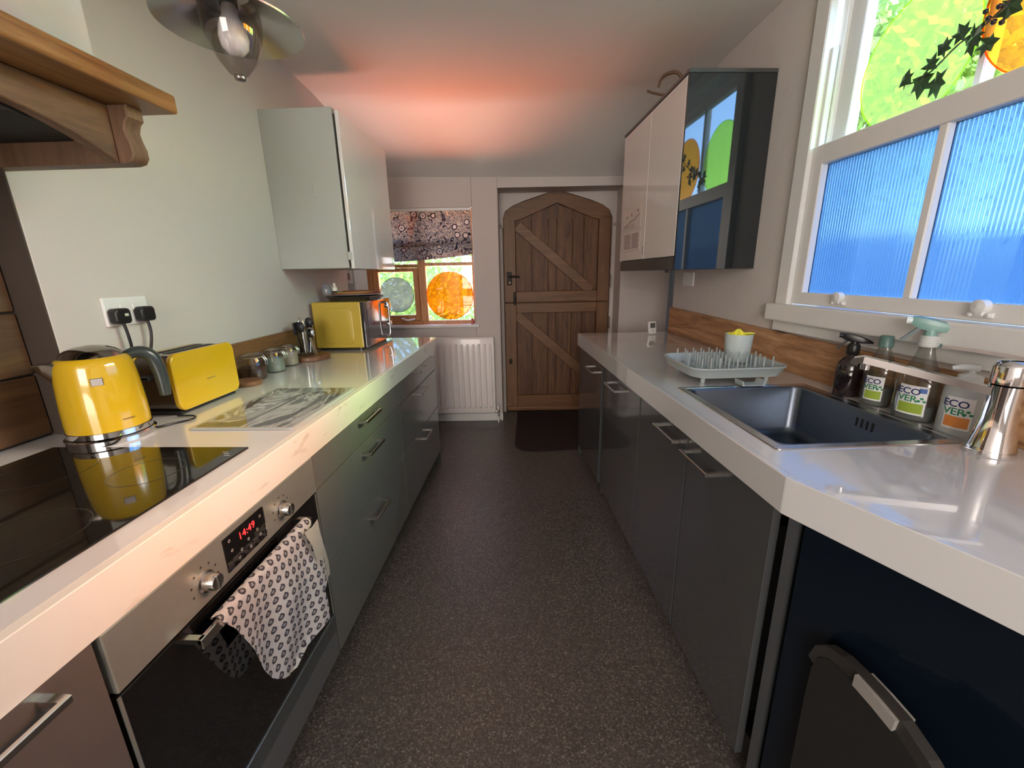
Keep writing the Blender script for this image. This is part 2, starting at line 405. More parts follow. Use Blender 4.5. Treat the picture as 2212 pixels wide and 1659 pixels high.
def reeded():
    m = bpy.data.materials.new('reeded_glass'); m.use_nodes = True; nt = m.node_tree; nt.nodes.clear()
    out = nt.nodes.new('ShaderNodeOutputMaterial'); rf = nt.nodes.new('ShaderNodeBsdfRefraction'); tr = nt.nodes.new('ShaderNodeBsdfTransparent'); gl = nt.nodes.new('ShaderNodeBsdfGlossy')
    n = noise(nt, mapping(nt, (8, 8, 8)), 2, 2); c = mixc(nt, n, (.17, .215, .26), (.20, .245, .29))
    nt.links.new(c, rf.inputs['Color']); rf.inputs['IOR'].default_value = 1.45; rf.inputs['Roughness'].default_value = .02
    tr.inputs['Color'].default_value = (.20, .28, .36, 1); gl.inputs['Roughness'].default_value = .08
    a = nt.nodes.new('ShaderNodeMixShader'); a.inputs[0].default_value = .22
    nt.links.new(rf.outputs[0], a.inputs[1]); nt.links.new(tr.outputs[0], a.inputs[2])
    tl = nt.nodes.new('ShaderNodeBsdfTranslucent'); tl.inputs['Color'].default_value = (.30, .60, 1.0, 1)
    a2 = nt.nodes.new('ShaderNodeMixShader'); a2.inputs[0].default_value = .10
    nt.links.new(a.outputs[0], a2.inputs[1]); nt.links.new(tl.outputs[0], a2.inputs[2]); a = a2
    b = nt.nodes.new('ShaderNodeMixShader'); nt.links.new(schlick(nt, .04), b.inputs[0])
    nt.links.new(a.outputs[0], b.inputs[1]); nt.links.new(gl.outputs[0], b.inputs[2]); nt.links.new(b.outputs[0], out.inputs[0])
    return m
REED = reeded()

# ================================================================== SETTING
LX = -1.27; RB = 1.25; BY = 3.688
struct('floor', B(-2.25, 1.62, -3.0, 4.08, -.12, 0), FLOORM)
def ceiling():
    bm = bmesh.new(); prof = [(-3.0, 2.41), (1.6, 2.41), (2.2, 2.408), (2.5, 2.402), (2.75, 2.388), (2.95, 2.358), (3.15, 2.300), (3.4, 2.203), (3.6, 2.125), (3.72, 2.079), (3.83, 2.04)]
    xs = [-3.2+.4*i for i in range(17)]
    prof[5:5] = [(2.8, 2.383), (2.801, 2.383)]; prof.sort()
    def fx(x, y):       # right edge follows the skewed outer wall
        xr = (1.385-.085*y) if y <= 2.8 else 1.40
        return -2.25+(x+3.2)/6.4*(xr+2.25)
    g = [[bm.verts.new((fx(x, y), y, z+.008*math.sin(1.7*fx(x, y)+1)*math.sin(1.1*y))) for x in xs] for y, z in prof]
    t = [[bm.verts.new((fx(x, y), y, 2.55)) for x in xs] for y, z in prof]
    for G in (g, t):
        for i in range(len(prof)-1):
            for j in range(16): bm.faces.new((G[i][j], G[i][j+1], G[i+1][j+1], G[i+1][j]))
    struct('ceiling', bm, CEIL, smooth=40)
ceiling()
def wall_left():
    bm = bmesh.new()
    add_box(bm, LX-.25, LX, 1.062, 2.96, 0, 2.5, .003, 1)          # white wall beside the recess
    add_box(bm, LX-.25, LX, -3.0, .30, 0, 2.5)
    add_box(bm, LX-.25, LX-.10, .30, 1.062, 0, 2.5)                 # back of the recess
    add_box(bm, LX-.25, LX, .30, 1.062, 0, .80)
    add_box(bm, LX-.15, LX, .30, 1.062, 1.76, 2.5)
    add_prism(bm, [(LX-.1, .24), (-1.0, .24), (-1.0, 1.085), (LX-.1, 1.085)], 1.78, 2.5)   # chimney breast above the shelf
    add_box(bm, -2.2, LX-.20, 2.80, 2.96, 0, 2.5)
    add_box(bm, -2.2, -1.95, 2.9, 4.2, 0, 2.5)
    o = struct('wall_left', bm, WALL, smooth=35)
    z = .915
    for i, h in enumerate((.172, .168, .165, .165)):
        pm = B(LX-.10, LX-.083, .305+.002*i, 1.056, z+.002, z+h-.003, .003, 1)
        spart('plank', pm, PLANK, o)
        z += h
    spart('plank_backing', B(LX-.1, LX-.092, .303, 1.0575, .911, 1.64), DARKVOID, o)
wall_left()
def wall_back():
    bm = bmesh.new(); T = 3.81
    add_box(bm, -2.2, -1.40, BY, T, 0, 2.45)
    add_box(bm, -1.40, -.358, BY, T, 1.87, 2.45)
    add_box(bm, -1.40, -.358, BY, T, 0, .880)
    add_box(bm, -.358, -.138, BY, 4.08, 0, 2.45, .006, 1)
    add_box(bm, -.138, .90, BY, 4.08, 2.010, 2.45)
    add_box(bm, .90, 1.32, BY, 4.08, 0, 2.45)
    add_prism(bm, [(-1.40, BY), (-1.305, T-.02), (-1.40, T-.02)], .88, 1.88)     # splayed reveal
    # plaster spandrels round the pointed door head
    hx, z0 = .375, 1.80
    out = [(-.16, 1.72), (-.105, 1.72), (-.105, z0), (-.085, 1.862), (-.02, 1.905), (.08, 1.945), (hx, 2.032), (.67, 1.945), (.77, 1.905), (.835, 1.862), (.865, z0), (.865, 1.72), (.92, 1.72), (.92, 2.06), (-.16, 2.06)]
    add_prism(bm, out, 3.93, 4.08, 'Y')
    add_box(bm, -.16, -.112, 3.93, 4.08, 0, 1.75)
    add_box(bm, .868, .92, 3.93, 4.08, 0, 1.75)
    add_box(bm, -.16, .92, 4.02, 4.08, 0, 2.1)
    struct('wall_back', bm, WALL, 'B', (0, BY, 0))
wall_back()
def wall_right():
    bm = bmesh.new()
    add_box(bm, RB, RB+.14, 1.785, 2.90, 0, 2.5, .03, 3)
    add_box(bm, RB, RB+.14, -3.2, .228, 0, 2.5)
    add_box(bm, RB, RB+.14, .228, 1.785, 0, 1.13)
    add_box(bm, RB, RB+.14, .228, 1.785, 2.36, 2.5)
    add_box(bm, RB+.12, 1.70, 2.75, 2.90, 0, 2.5)
    add_box(bm, 1.58, 1.70, 2.8, 4.05, 0, 2.5)
    struct('wall_right', bm, WALL, 'R', (RB, 1.8, 0), smooth=35)
wall_right()
struct('trim_3', B(LX-.098, LX-.001, 1.0575, 1.0618, .911, 1.70), P('dark_recess_brown', (.05, .036, .028), .6, noise=.1))['label'] = 'dark brown side of the hob recess'  # thin dark brown sheet over the side of the recess
struct('wall_rear', B(-3.2, 3.2, -3.1, -3.0, 0, 2.6), WALL)
struct('baseboard_back', B(-1.9, -.16, BY-.016, BY, 0, .075, .004, 1), WHITE, 'B', (0, BY, 0))
struct('baseboard_recess', B(-.153, -.137, BY-.016, 3.93, 0, .075, .003, 1), WHITE, 'B', (0, BY, 0))

# ---- door_1: ledged stable door
def door():
    fr = 'B'; y1 = 3.985; y0 = 3.945
    hx = .375
    o = struct('door_1', B(-.108, .864, y1, y1+.02, .01, 1.80), DOORP, fr, (-.108, y1, 0))
    b = (-.108, y1, 0)
    # upper leaf frame: jambs, arched head, rail
    spart('stile', B(-.105, .003, y0, y1, 1.070, 1.80, .004, 1), DOORW, o, base=b)
    spart('stile', B(.752, .860, y0, y1, 1.070, 1.80, .004, 1), DOORW, o, base=b)
    bm = bmesh.new()
    add_prism(bm, [(-.105, 1.80), (-.085, 1.862), (-.02, 1.905), (.08, 1.943), (hx, 2.030), (.67, 1.943), (.77, 1.905), (.835, 1.862), (.860, 1.80), (.752, 1.785), (.70, 1.795), (hx, 1.925), (.05, 1.795), (.003, 1.785)], y0, y1, 'Y', .003, 1)
    spart('arched_head', bm, DOORH, o, base=b)
    spart('rail', B(.003, .752, y0, y1, 1.070, 1.168, .004, 1), DOORH, o, base=b)
    spart('stile', B(-.105, .003, y0, y1, .012, 1.062, .004, 1), DOORW, o, base=b)
    spart('stile', B(.752, .860, y0, y1, .012, 1.062, .004, 1), DOORW, o, base=b)
    spart('rail', B(.003, .752, y0, y1, .970, 1.062, .004, 1), DOORH, o, base=b)
    spart('rail', B(.003, .752, y0, y1, .012, .165, .004, 1), DOORH, o, base=b)
    # diagonal braces
    for (x0, z0, x1, z1) in ((.02, 1.745, .70, 1.165), (.0, .955, .72, .32)):
        d = Vector((x1-x0, 0, z1-z0)).normalized(); n = Vector((-d.z, 0, d.x))*.045
        bm = bmesh.new(); q = [(x0+n.x, z0+n.z), (x1+n.x, z1+n.z), (x1-n.x, z1-n.z), (x0-n.x, z0-n.z)]
        add_prism(bm, q, y0+.006, y1, 'Y', .004, 1); spart('brace', bm, DOORH, o, base=b)
    # planks
    xs = [.003, .15, .30, .375, .52, .62, .752]
    for z0, z1 in ((1.168, None), (.165, .970)):
        for a, c in zip(xs, xs[1:]):
            def top(x): return 1.815+(.1*(1-abs(x-hx)/.345)) if z1 is None else z1
            bm = bmesh.new()
            pts = [(a+.003, z0), (c-.003, z0), (c-.003, top(c)), (a+.003, top(a))]
            dy = random.uniform(0, .004)
            add_prism(bm, pts, y1-.018+dy, y1, 'Y', .002, 1); spart('plank', bm, DOORP, o, base=b)
    # furniture
    iron = P('black_iron', (.02, .018, .016), .5, metal=.6)
    hm = B(-.080, -.035, y0-.010, y0, 1.225, 1.345, .003, 1)
    h = spart('handle_plate', hm, iron, o, base=b)
    bm = bmesh.new(); add_tube(bm, [(-.06, y0-.008, 1.305), (-.06, y0-.045, 1.305), (.035, y0-.048, 1.302)], .009, 8)
    h2 = mesh_obj('lever', bm, iron, 60); bm = None
    h2.data.transform(Matrix.Translation(-Vector(b))); h2.parent = h
    bm = bmesh.new(); add_lathe(bm, [(.001, 0), (.012, .001), (.013, .006), (.008, .010), (.001, .011)], n=16)
    bmesh.ops.rotate(bm, verts=bm.verts, cent=(0, 0, 0), matrix=Matrix.Rotation(PI/2, 3, 'X'))
    bmesh.ops.translate(bm, verts=bm.verts, vec=(-.055, y0-.010, 1.247))
    spart('key_escutcheon', bm, P('bright_brass', (.95, .9, .8), .12, metal=1), o, 'bright round key escutcheon', 40, b)
    bm = B(-.022, .0, y0-.014, y0, 1.045, 1.165, .003, 1); add_box(bm, -.018, -.004, y0-.024, y0-.012, 1.06, 1.12, .002, 1)
    spart('bolt', bm, iron, o, base=b)
    spart('latch', B(-.072, -.045, y0-.012, y0, .485, .535, .006, 2), iron, o, base=b)
    for z in (1.19, .82):
        spart('hinge', B(.862, .874, 3.90, 3.935, z, z+.11, .002, 1), SATIN, o, base=b)
    bm = B(-.10, .86, y0-.02, y0, .012, .05, .006, 2)
    spart('weather_bar', bm, DOORH, o, base=b)
door()

# ---- window_1: timber casement with roman blind (back wall)
def window_back():
    fr = 'B'; y0, y1 = 3.745, 3.80; L, R_ = -1.305, -.358
    bm = bmesh.new()
    add_box(bm, L, L+.055, y0, y1, .905, 1.87, .004, 1); add_box(bm, R_-.02, R_, y0, y1, .905, 1.87, .004, 1)
    add_box(bm, L+.05, R_-.015, y0, y1, 1.84, 1.87, .004, 1); add_box(bm, L+.05, R_-.015, y0, y1, .905, .935, .004, 1)
    o = struct('window_1', bm, WINW, fr, (L, y0, .9)); b = (L, y0, .9)
    spart('mullion', B(-.850, -.785, y0-.01, y1, .930, 1.845, .005, 1), WINW, o, base=b)
    spart('transom', B(-.79, R_-.015, y0, y1, 1.405, 1.435, .004, 1), WINW, o, base=b)
    # left casement sash (opens)
    bm = bmesh.new()
    add_box(bm, L+.058, L+.105, y0-.012, y1-.01, .938, 1.395, .004, 1); add_box(bm, -.895, -.852, y0-.012, y1-.01, .938, 1.395, .004, 1)
    add_box(bm, L+.10, -.89, y0-.012, y1-.01, .938, .988, .004, 1); add_box(bm, L+.10, -.89, y0-.012, y1-.01, 1.36, 1.395, .004, 1)
    s = spart('casement', bm, WINW, o, base=b)
    spart('transom', B(L+.05, -.85, y0, y1, 1.397, 1.425, .004, 1), WINW, o, base=b)
    spart('pane', B(L+.10, -.89, y0+.02, y0+.024, .985, 1.362), PANE, s, base=b)
    spart('pane', B(-.787, R_-.018, y0+.02, y0+.024, .932, 1.408), PANE, o, base=b)
    spart('pane', B(L+.05, -.848, y0+.02, y0+.024, 1.423, 1.842), PANE, o, base=b)
    spart('pane', B(-.787, R_-.018, y0+.02, y0+.024, 1.433, 1.842), PANE, o, base=b)
    bm = bmesh.new(); add_tube(bm, [(-1.02, y0-.02, .96), (-.96, y0-.045, .945), (-.90, y0-.03, .955)], .008, 8)
    add_lathe(bm, [(.001, 0), (.014, 0), (.014, .01), (.001, .012)], -.98, y0-.025, .94, 14)
    spart('stay', bm, P('white_casement_stay', (.8, .8, .78), .3), o, base=b)
    spart('window_sill', B(-1.40, -.325, BY-.035, y0+.01, .880, .905, .006, 2), WHITE, o, 'white painted sill board', base=b)
    bm = bmesh.new(); add_prism(bm, [(L-.002, y0+.01), (-1.395, BY+.004), (-1.395, BY), (-1.40, BY), (-1.40, BY-.004), (-1.388, BY-.004), (L+.004, y0)], .905, 1.87)
    spart('reveal_lining', bm, WHITE, o, base=b)
window_back()

# ---- window_2: tall box sash over the sink (right wall)
def window_sash():
    fr = 'R'; bb = (RB, .233, 1.12); M2 = 1.225; M3 = .794
    bm = bmesh.new()
    for s0, s1 in ((1.712, 1.785), (.233, .306)):
        add_box(bm, RB-.022, RB+.01, s0, s1, 1.12, 2.40, .004, 1)
    add_box(bm, RB-.022, RB+.01, .233, 1.785, 2.33, 2.40, .004, 1)
    add_box(bm, RB, RB+.14, 1.735, 1.787, 1.12, 2.38); add_box(bm, RB, RB+.14, .231, .283, 1.12, 2.38); add_box(bm, RB, RB+.14, .26, 1.75, 2.32, 2.38)
    o = struct('window_2', bm, WHITE, fr, bb)
    spart('window_sill', B(RB-.045, RB+.02, .21, 1.81, 1.116, 1.186, .006, 2), WHITE, o, 'deep white moulded sill board', base=bb)
    spart('apron', B(RB-.016, RB+.0, .23, 1.79, 1.070, 1.118, .003, 1), WHITE, o, base=bb)
    # lower sash
    bm = bmesh.new(); x0, x1 = RB-.004, RB+.042
    add_box(bm, x0, x1, 1.655, 1.712, 1.188, 1.775, .003, 1); add_box(bm, x0, x1, .306, .363, 1.188, 1.775, .003, 1)
    add_box(bm, x0, x1, .358, 1.66, 1.188, 1.236, .003, 1); add_box(bm, x0, x1, .358, 1.66, 1.705, 1.775, .003, 1)
    ls = spart('lower_sash', bm, WHITE, o, base=bb)
    for M_ in (M2, M3): spart('glazing_bar', B(x0+.004, x1, M_-.014, M_+.014, 1.234, 1.708, .004, 1), WHITE, ls, base=bb)
    for a, c in ((.363, M3-.014), (M3+.014, M2-.014), (M2+.014, 1.655)):
        bm = bmesh.new(); n = 35; seg = 6; xs = []
        for k in range(n*seg+1):
            t = k/(n*seg); s = a+(c-a)*t; x = RB+.022-.0017*math.cos(2*PI*n*t)
            xs.append((x, s))
        f = [[bm.verts.new((x, s, z)) for x, s in xs] for z in (1.234, 1.707)]
        g = [[bm.verts.new((RB+.026, s, z)) for x, s in xs] for z in (1.234, 1.707)]
        for i in range(len(xs)-1):
            bm.faces.new((f[0][i], f[0][i+1], f[1][i+1], f[1][i])); bm.faces.new((g[0][i+1], g[0][i], g[1][i], g[1][i+1]))
            for q in (0, 1): bm.faces.new((f[q][i], f[q][i+1], g[q][i+1], g[q][i]))
        for i in (0, -1): bm.faces.new((f[0][i], f[1][i], g[1][i], g[0][i]))
        spart('reeded_pane', bm, REED, ls, 'vertically ribbed obscure glass pane', 50, bb)
    for s in (1.46, 1.01, .56):
        bm = bmesh.new()
        add_lathe(bm, [(.001, 0), (.017, 0), (.017, .02), (.001, .024)], n=18)
        bmesh.ops.rotate(bm, verts=bm.verts, cent=(0, 0, 0), matrix=Matrix.Rotation(-PI/2, 3, 'Y'))
        bmesh.ops.translate(bm, verts=bm.verts, vec=(x0, s, 1.228))
        add_box(bm, x0-.010, x0, s-.028, s+.028, 1.200, 1.214, .004, 2); add_box(bm, x0-.014, x0, s-.011, s+.011, 1.203, 1.228, .003, 1)
        for q in (-.021, .021):
            n0 = len(bm.verts); bm2 = bmesh.new(); add_lathe(bm2, [(.001, 0), (.006, 0), (.005, .004), (.001, .005)], n=10)
            bmesh.ops.rotate(bm2, verts=bm2.verts, cent=(0, 0, 0), matrix=Matrix.Rotation(-PI/2, 3, 'Y')); bmesh.ops.translate(bm2, verts=bm2.verts, vec=(x0-.010, s+q, 1.207))
            me = bpy.data.meshes.new('x'); bm2.to_mesh(me); bm2.free(); bm.from_mesh(me); bpy.data.meshes.remove(me)
        spart('sash_stop', bm, WHITEP, ls, smooth=35, base=bb)
    # upper sash, further out
    bm = bmesh.new(); x0, x1 = RB+.06, RB+.10
    add_box(bm, x0, x1, 1.645, 1.712, 1.72, 2.32, .003, 1); add_box(bm, x0, x1, .306, .373, 1.72, 2.32, .003, 1)
    add_box(bm, x0, x1, .368, 1.65, 1.735, 1.775, .003, 1); add_box(bm, x0, x1, .368, 1.65, 2.26, 2.32, .003, 1)
    us = spart('upper_sash', bm, WHITE, o, base=bb)
    for M_ in (M2, M3): spart('glazing_bar', B(x0+.004, x1, M_-.012, M_+.012, 1.77, 2.265, .004, 1), WHITE, us, base=bb)
    for a, c in ((.373, M3-.012), (M3+.012, M2-.012), (M2+.012, 1.645)):
        spart('pane', B(RB+.078, RB+.082, a, c, 1.77, 2.265), PANE, us, base=bb)
    for s0 in (1.706, .304):
        bm = B(RB+.044, RB+.060, s0, s0+.012, 1.775, 2.33, .002, 1); spart('parting_bead', bm, WHITE, o, base=bb)
    bm = B(RB+.004, RB+.028, 1.700, 1.722, 1.775, 2.10, .005, 2); spart('balance_channel', bm, WHITEP, o, base=bb)
    bm = B(RB+.030, RB+.042, 1.696, 1.716, 1.775, 2.33, .003, 1); spart('balance_channel', bm, WHITEP, o, base=bb)
window_sash()
struct('trim_1', B(LX, LX+.02, 1.075, 2.85, .910, 1.062, .003, 1), UPL, 'W', (LX, 1.07, .91))['label'] = 'oiled oak upstand board along the left worktop'
bm = bmesh.new(); add_prism(bm, [(-.9, .910), (2.875, .910), (2.875, 1.085), (-.9, 1.020)], RB-.022, RB-.001, 'X', .003, 1)
struct('trim_2', bm, UPR, 'R', (RB-.02, -.9, .91))['label'] = 'wide reclaimed knotty pine upstand board behind the sink'

# ================================================================== WORKTOPS
t = Thing('worktop', 'long white gloss worktop on the left run holding the hob', 'worktop', (-.65, -1.4, .82))
bm = bmesh.new()
add_box(bm, LX, -.6622, -1.4, 2.7905, .872, .910); add_box(bm, LX-.10, LX+.001, .303, 1.059, .872, .910)
t.part('top', bm, WORK)
bm = bmesh.new(); add_prism(bm, [(-1.4, .819), (2.755, .819), (2.862, .910), (-1.4, .910)], -.662, -.642, 'X', .0015, 1)
t.part('fascia', bm, FASC, label='white fascia with faint brown smears')
bm = bmesh.new(); add_prism(bm, [(LX+.001, 2.79), (-.6622, 2.79), (-.6622, 2.862), (LX+.001, 2.862)], .872, .910)
t.part('end_strip', bm, WORK)
t = Thing('worktop', 'white gloss worktop on the right run with the inset sink', 'worktop', (.6, 1.5, .82), 'R')
bm = bmesh.new(); z0, z1 = .868, .910; e = RB-.001
add_box(bm, .6182, e, 1.435, 2.925, z0, z1); add_box(bm, .6182, .690, .905, 1.435, z0, z1); add_box(bm, 1.135, e, .905, 1.435, z0, z1)
add_box(bm, .6182, e, .76, .905, z0, z1)
add_prism(bm, [(.618, .76), (e, .76), (e, -.80), (.618+.408*(1.50), -.74)], z0, z1)
t.part('top', bm, WORK)
bm = bmesh.new(); add_box(bm, .600, .618, .7575, 2.93, .825, .910, .0015, 1); add_box(bm, .618, e, 2.915, 2.93, .825, .910)
t.part('fascia', bm, WORK)
bm = bmesh.new(); add_prism(bm, [(.600, .7565), (.620, .7565), (.620+.408*1.50, -.74), (.600+.408*1.50, -.74)], .825, .910, 'Z', .0015, 1)
t.part('fascia', bm, WORK, label='angled fascia beyond the mitre joint')

# ================================================================== LEFT BASE UNITS
def bar_handle(t, parent, x, s0, s1, z, out, mat=SATIN, vertical=False):
    """flat bow handle: bar standing `out` off the face at x (out signed)"""
    bm = bmesh.new(); xo = x+out
    add_box(bm, min(xo-.004, xo+.004), max(xo-.004, xo+.004), s0, s1, z-.006, z+.006, .0015, 1)
    for s in (s0, s1-.012): add_box(bm, min(x, xo), max(x, xo), s, s+.012, z-.005, z+.005)
    return t.part('handle', bm, mat, parent)
LXF = -.650
def drawer_unit(y0, y1, label, hy):
    t = Thing('drawer_unit', label, 'cabinet', (LXF, y0, .09), group=None)
    bm = B(LX+.02, LXF-.021, y0+.002, y1-.002, .10, .818); t.part('carcass', bm, CARC)
    for z0, z1, hz in ((.703, .812, .795), (.433, .700, .660), (.095, .430, .380)):
        d = t.part('drawer', B(LXF-.019, LXF, y0+.0015, y1-.0015, z0, z1-.0015, .0012, 1), GLOSS_LIT)
        bar_handle(t, d, LXF, hy-.08, hy+.08, hz, .034)
    return t
drawer_unit(1.112, 1.950, 'charcoal three-drawer base unit beside the oven', 1.54)
drawer_unit(1.952, 2.785, 'charcoal three-drawer base unit nearest the radiator, at the end of the left run', 2.38)
t = Thing('end_panel', 'dark end panel standing to the floor at the far end of the left units', 'panel', (LXF, 2.79, 0))
t.solo(B(LX+.02, LXF-.004, 2.787, 2.805, 0, .818, .001, 1), PLINTH)
t = Thing('plinth', 'dark recessed plinth running under the left base units', 'plinth', (-.70, -1.3, 0))
t.solo(B(-.73, -.712, -1.3, 2.786, 0, .092), PLINTH)
t = Thing('base_unit', 'taupe-grey base unit with a bar handle, nearest on the left', 'cabinet', (LXF, -.12, .09))
t.part('carcass', B(LX+.02, LXF-.021, -.13, .468, .10, .818), CARC)
d = t.part('door', B(LXF-.019, LXF, -.128, .471, .095, .814, .0012, 1), NEARF); bar_handle(t, d, LXF, .235, .405, .795, .036)
t = Thing('base_unit', 'grey base unit at the very start of the left run, almost out of view', 'cabinet', (LXF, -.75, .09))
t.part('carcass', B(LX+.02, LXF-.021, -.735, -.132, .10, .818), CARC)
t.part('door', B(LXF-.019, LXF, -.733, -.132, .095, .814, .0012, 1), NEARF)

# ---- built-in oven
t = Thing('built_in_oven', 'built-in single oven with steel control panel and black glass door', 'oven', (LXF, .475, .19))
O0, O1 = .476, 1.108
t.part('body', B(LX+.03, LXF-.024, O0+.01, O1-.01, .20, .816), DARKVOID)
cp = t.part('control_panel', B(LXF-.02, LXF+.006, O0+.002, O1-.002, .705, .817, .002, 1), OVENST)
def on_face(bm, x):      # shapes drawn in (y,z) plane facing +x: lathe along +x
    bmesh.ops.rotate(bm, verts=bm.verts, cent=(0, 0, 0), matrix=Matrix.Rotation(PI/2, 3, 'Y')); return bm
for ky in (.670, .932):
    bm = bmesh.new(); add_lathe(bm, [(.001, 0), (.022, 0), (.022, .004), (.0175, .006), (.0165, .024), (.0145, .027), (.001, .028)], n=28)
    on_face(bm, 0); bmesh.ops.translate(bm, verts=bm.verts, vec=(LXF+.006, ky, .752)); 
    k = t.part('knob', bm, SATIN, cp, smooth=35)
    bm = B(LXF+.030, LXF+.036, ky-.0035, ky+.0035, .738, .768, .001, 1)
    t.part('knob', bm, SATIN, cp)
bm = B(LXF+.004, LXF+.008, .728, .860, .722, .802, .001, 1); dsp = t.part('display', bm, OVGLASS, cp)
t.part('display_trim', B(LXF+.004, LXF+.009, .860, .863, .722, .802), CHROME, cp)
RED = P('red_led', (.3, 0, 0), .5, emit=(1.0, .02, .02), es=5); ICON = P('grey_icon_print', (.45, .45, .45), .6)
bm = bmesh.new(); text_verts(bm, '14:49', .024, lambda c: Vector((LXF+.0085, .800+c.x, .772+c.y)), 1.06); t.part('clock_digits', bm, RED, cp)
bm = bmesh.new()
for y, z in ((.745, .79), (.748, .765), (.775, .748), (.80, .757), (.803, .735), (.765, .735), (.832, .76), (.84, .742), (.848, .785)):
    add_lathe(bm, [(.0035, 0), (.0022, .0002)], n=8)
    vs = bm.verts[-16:] if False else list(bm.verts)[-16:]
    for v in vs: c = v.co.copy(); v.co = Vector((LXF+.0084, y+c.x, z+c.y))
t.part('display_icons', bm, ICON, cp, kind='stuff')
bm = bmesh.new()
for ky in (.670, .932):
    for a in range(8):
        an = math.radians(200-a*35); y, z = ky+.034*math.cos(an), .752+.034*math.sin(an)
        add_box(bm, LXF+.0058, LXF+.0064, y-.002, y+.002, z-.002, z+.002)
t.part('dial_marks', bm, P('black_print', (.02, .02, .02), .5), cp, kind='stuff')
dr = t.part('door', B(LXF-.02, LXF, O0+.002, O1-.002, .259, .695, .002, 1), OVGLASS)
for ya in (O1-.007, O0+.002): t.part('door_edge', B(LXF-.001, LXF+.0015, ya, ya+.005, .259, .695), OVENST, dr)
t.part('lower_trim', B(LXF-.02, LXF+.004, O0+.002, O1-.002, .200, .256, .0015, 1), P('slate_blue_steel', (.20, .22, .23), .35, metal=.8), label='slate steel strip under the oven door')
bm = bmesh.new(); hy0, hy1, hz = .588, .985, .684
add_box(bm, -.609, -.600, hy0, hy1, hz-.011, hz+.011, .0012, 1)
for y in (hy0, hy1-.012): add_box(bm, LXF, -.602, y, y+.012, hz+.001, hz+.011)
hd = t.part('handle', bm, SATIN, dr)
t = Thing('oven_housing', 'grey filler panel below the oven down to the plinth', 'cabinet', (LXF, .475, .09))
t.part('carcass', B(LX+.03, LXF-.021, O0, O1, .095, .19), CARC)
t.part('filler', B(LXF-.019, LXF, O0, O1, .095, .197, .001, 1), P('mid_grey_filler', (.11, .113, .118), .3, coat=.3))

# ---- tea towel on oven handle
def towel():
    t = Thing('tea_towel', 'white tea towel with small black skull print hung over the oven handle', 'towel', (-.60, .80, .69))
    bm = bmesh.new(); uv = bm.loops.layers.uv.new()
    L = [(.70, .627), (.655, .655), (.574, .684), (.484, .712), (.428, .735), (.395, .765), (.385, .785)]
    Rr = [(.70, .965), (.672, .952), (.56, .981), (.523, .979), (.505, .925), (.461, .934), (.404, .930), (.395, .80)]
    def interp(tab, z):
        tab = sorted(tab)
        if z <= tab[0][0]: return tab[0][1]
        for (a, x), (c, y) in zip(tab, tab[1:]):
            if z <= c: return x+(y-x)*(z-a)/(c-a)
        return tab[-1][1]
    nu, rows = 36, []
    # back layer bottom -> over the bar -> front layer down
    path = []
    for k in range(9): path.append((-.622, .60+.011*k, 'b'))
    for k in range(1, 6):
        a = PI-PI*k/6; path.append((-.604+.0125*math.cos(a), .697+.010*math.sin(a), 't'))
    for k in range(30): path.append((-.590, .697-(.697-.388)*k/29, 'f'))
    dist = 0; prev = None
    for x, z, kd in path:
        if prev: dist += math.hypot(x-prev[0], z-prev[1])
        prev = (x, z)
        zz = z if kd == 'f' else .697
        yl, yr = interp(L, zz), interp(Rr, zz)
        if kd == 'b': yl += .01+.25*(.697-z); yr -= .02
        row = []
        for i in range(nu+1):
            u = i/nu; y = yl+(yr-yl)*u
            amp = 0 if kd != 'f' else min(1, (.697-z)/.12)
            fx = amp*(.012*math.sin(19*y+6*z)+.006*math.sin(47*y-9*z)+.010*u*u)
            sag = 0 if kd != 'f' else amp*.0
            v = bm.verts.new((x+fx+(.004*amp), y, z+sag)); row.append((v, y, dist))
        rows.append(row)
    K = 1/.0235
    for a, c in zip(rows, rows[1:]):
        for i in range(nu):
            f = bm.faces.new((a[i][0], a[i+1][0], c[i+1][0], c[i][0]))
            for lp, q in zip(f.loops, (a[i], a[i+1], c[i+1], c[i])):
                lp[uv].uv = ((q[1]*.88+q[2]*.35)*K, (.6-q[2]*.94+q[1]*.3)*K)
    bmesh.ops.solidify(bm, geom=bm.faces[:], thickness=.0018)
    t.solo(bm, TOWELM, 60)
    # turned-back plain corner
    bm = bmesh.new()
    g = [[(.700, .905), (.700, .968)], [(.655, .915), (.655, .966)], [(.60, .925), (.60, .982)], [(.545, .945), (.545, .992)], [(.51, .968), (.512, .985)]]
    vs = [[bm.verts.new((-.571+.004*math.sin(i+j)-.006*(i == 0), y, z)) for j, (z, y) in enumerate(((r[0][0], r[0][1]), (r[0][0]-.004, (r[0][1]+r[1][1])/2), (r[1][0], r[1][1])))] for i, r in enumerate(g)]
    for a, c in zip(vs, vs[1:]):
        for i in range(2): bm.faces.new((a[i], a[i+1], c[i+1], c[i]))
    bmesh.ops.solidify(bm, geom=bm.faces[:], thickness=.0015)
    t.part('turned_corner', bm, P('plain_towel_back', (.66, .65, .58), .9, bump=.2), label='plain cream reverse side', smooth=60)
towel()

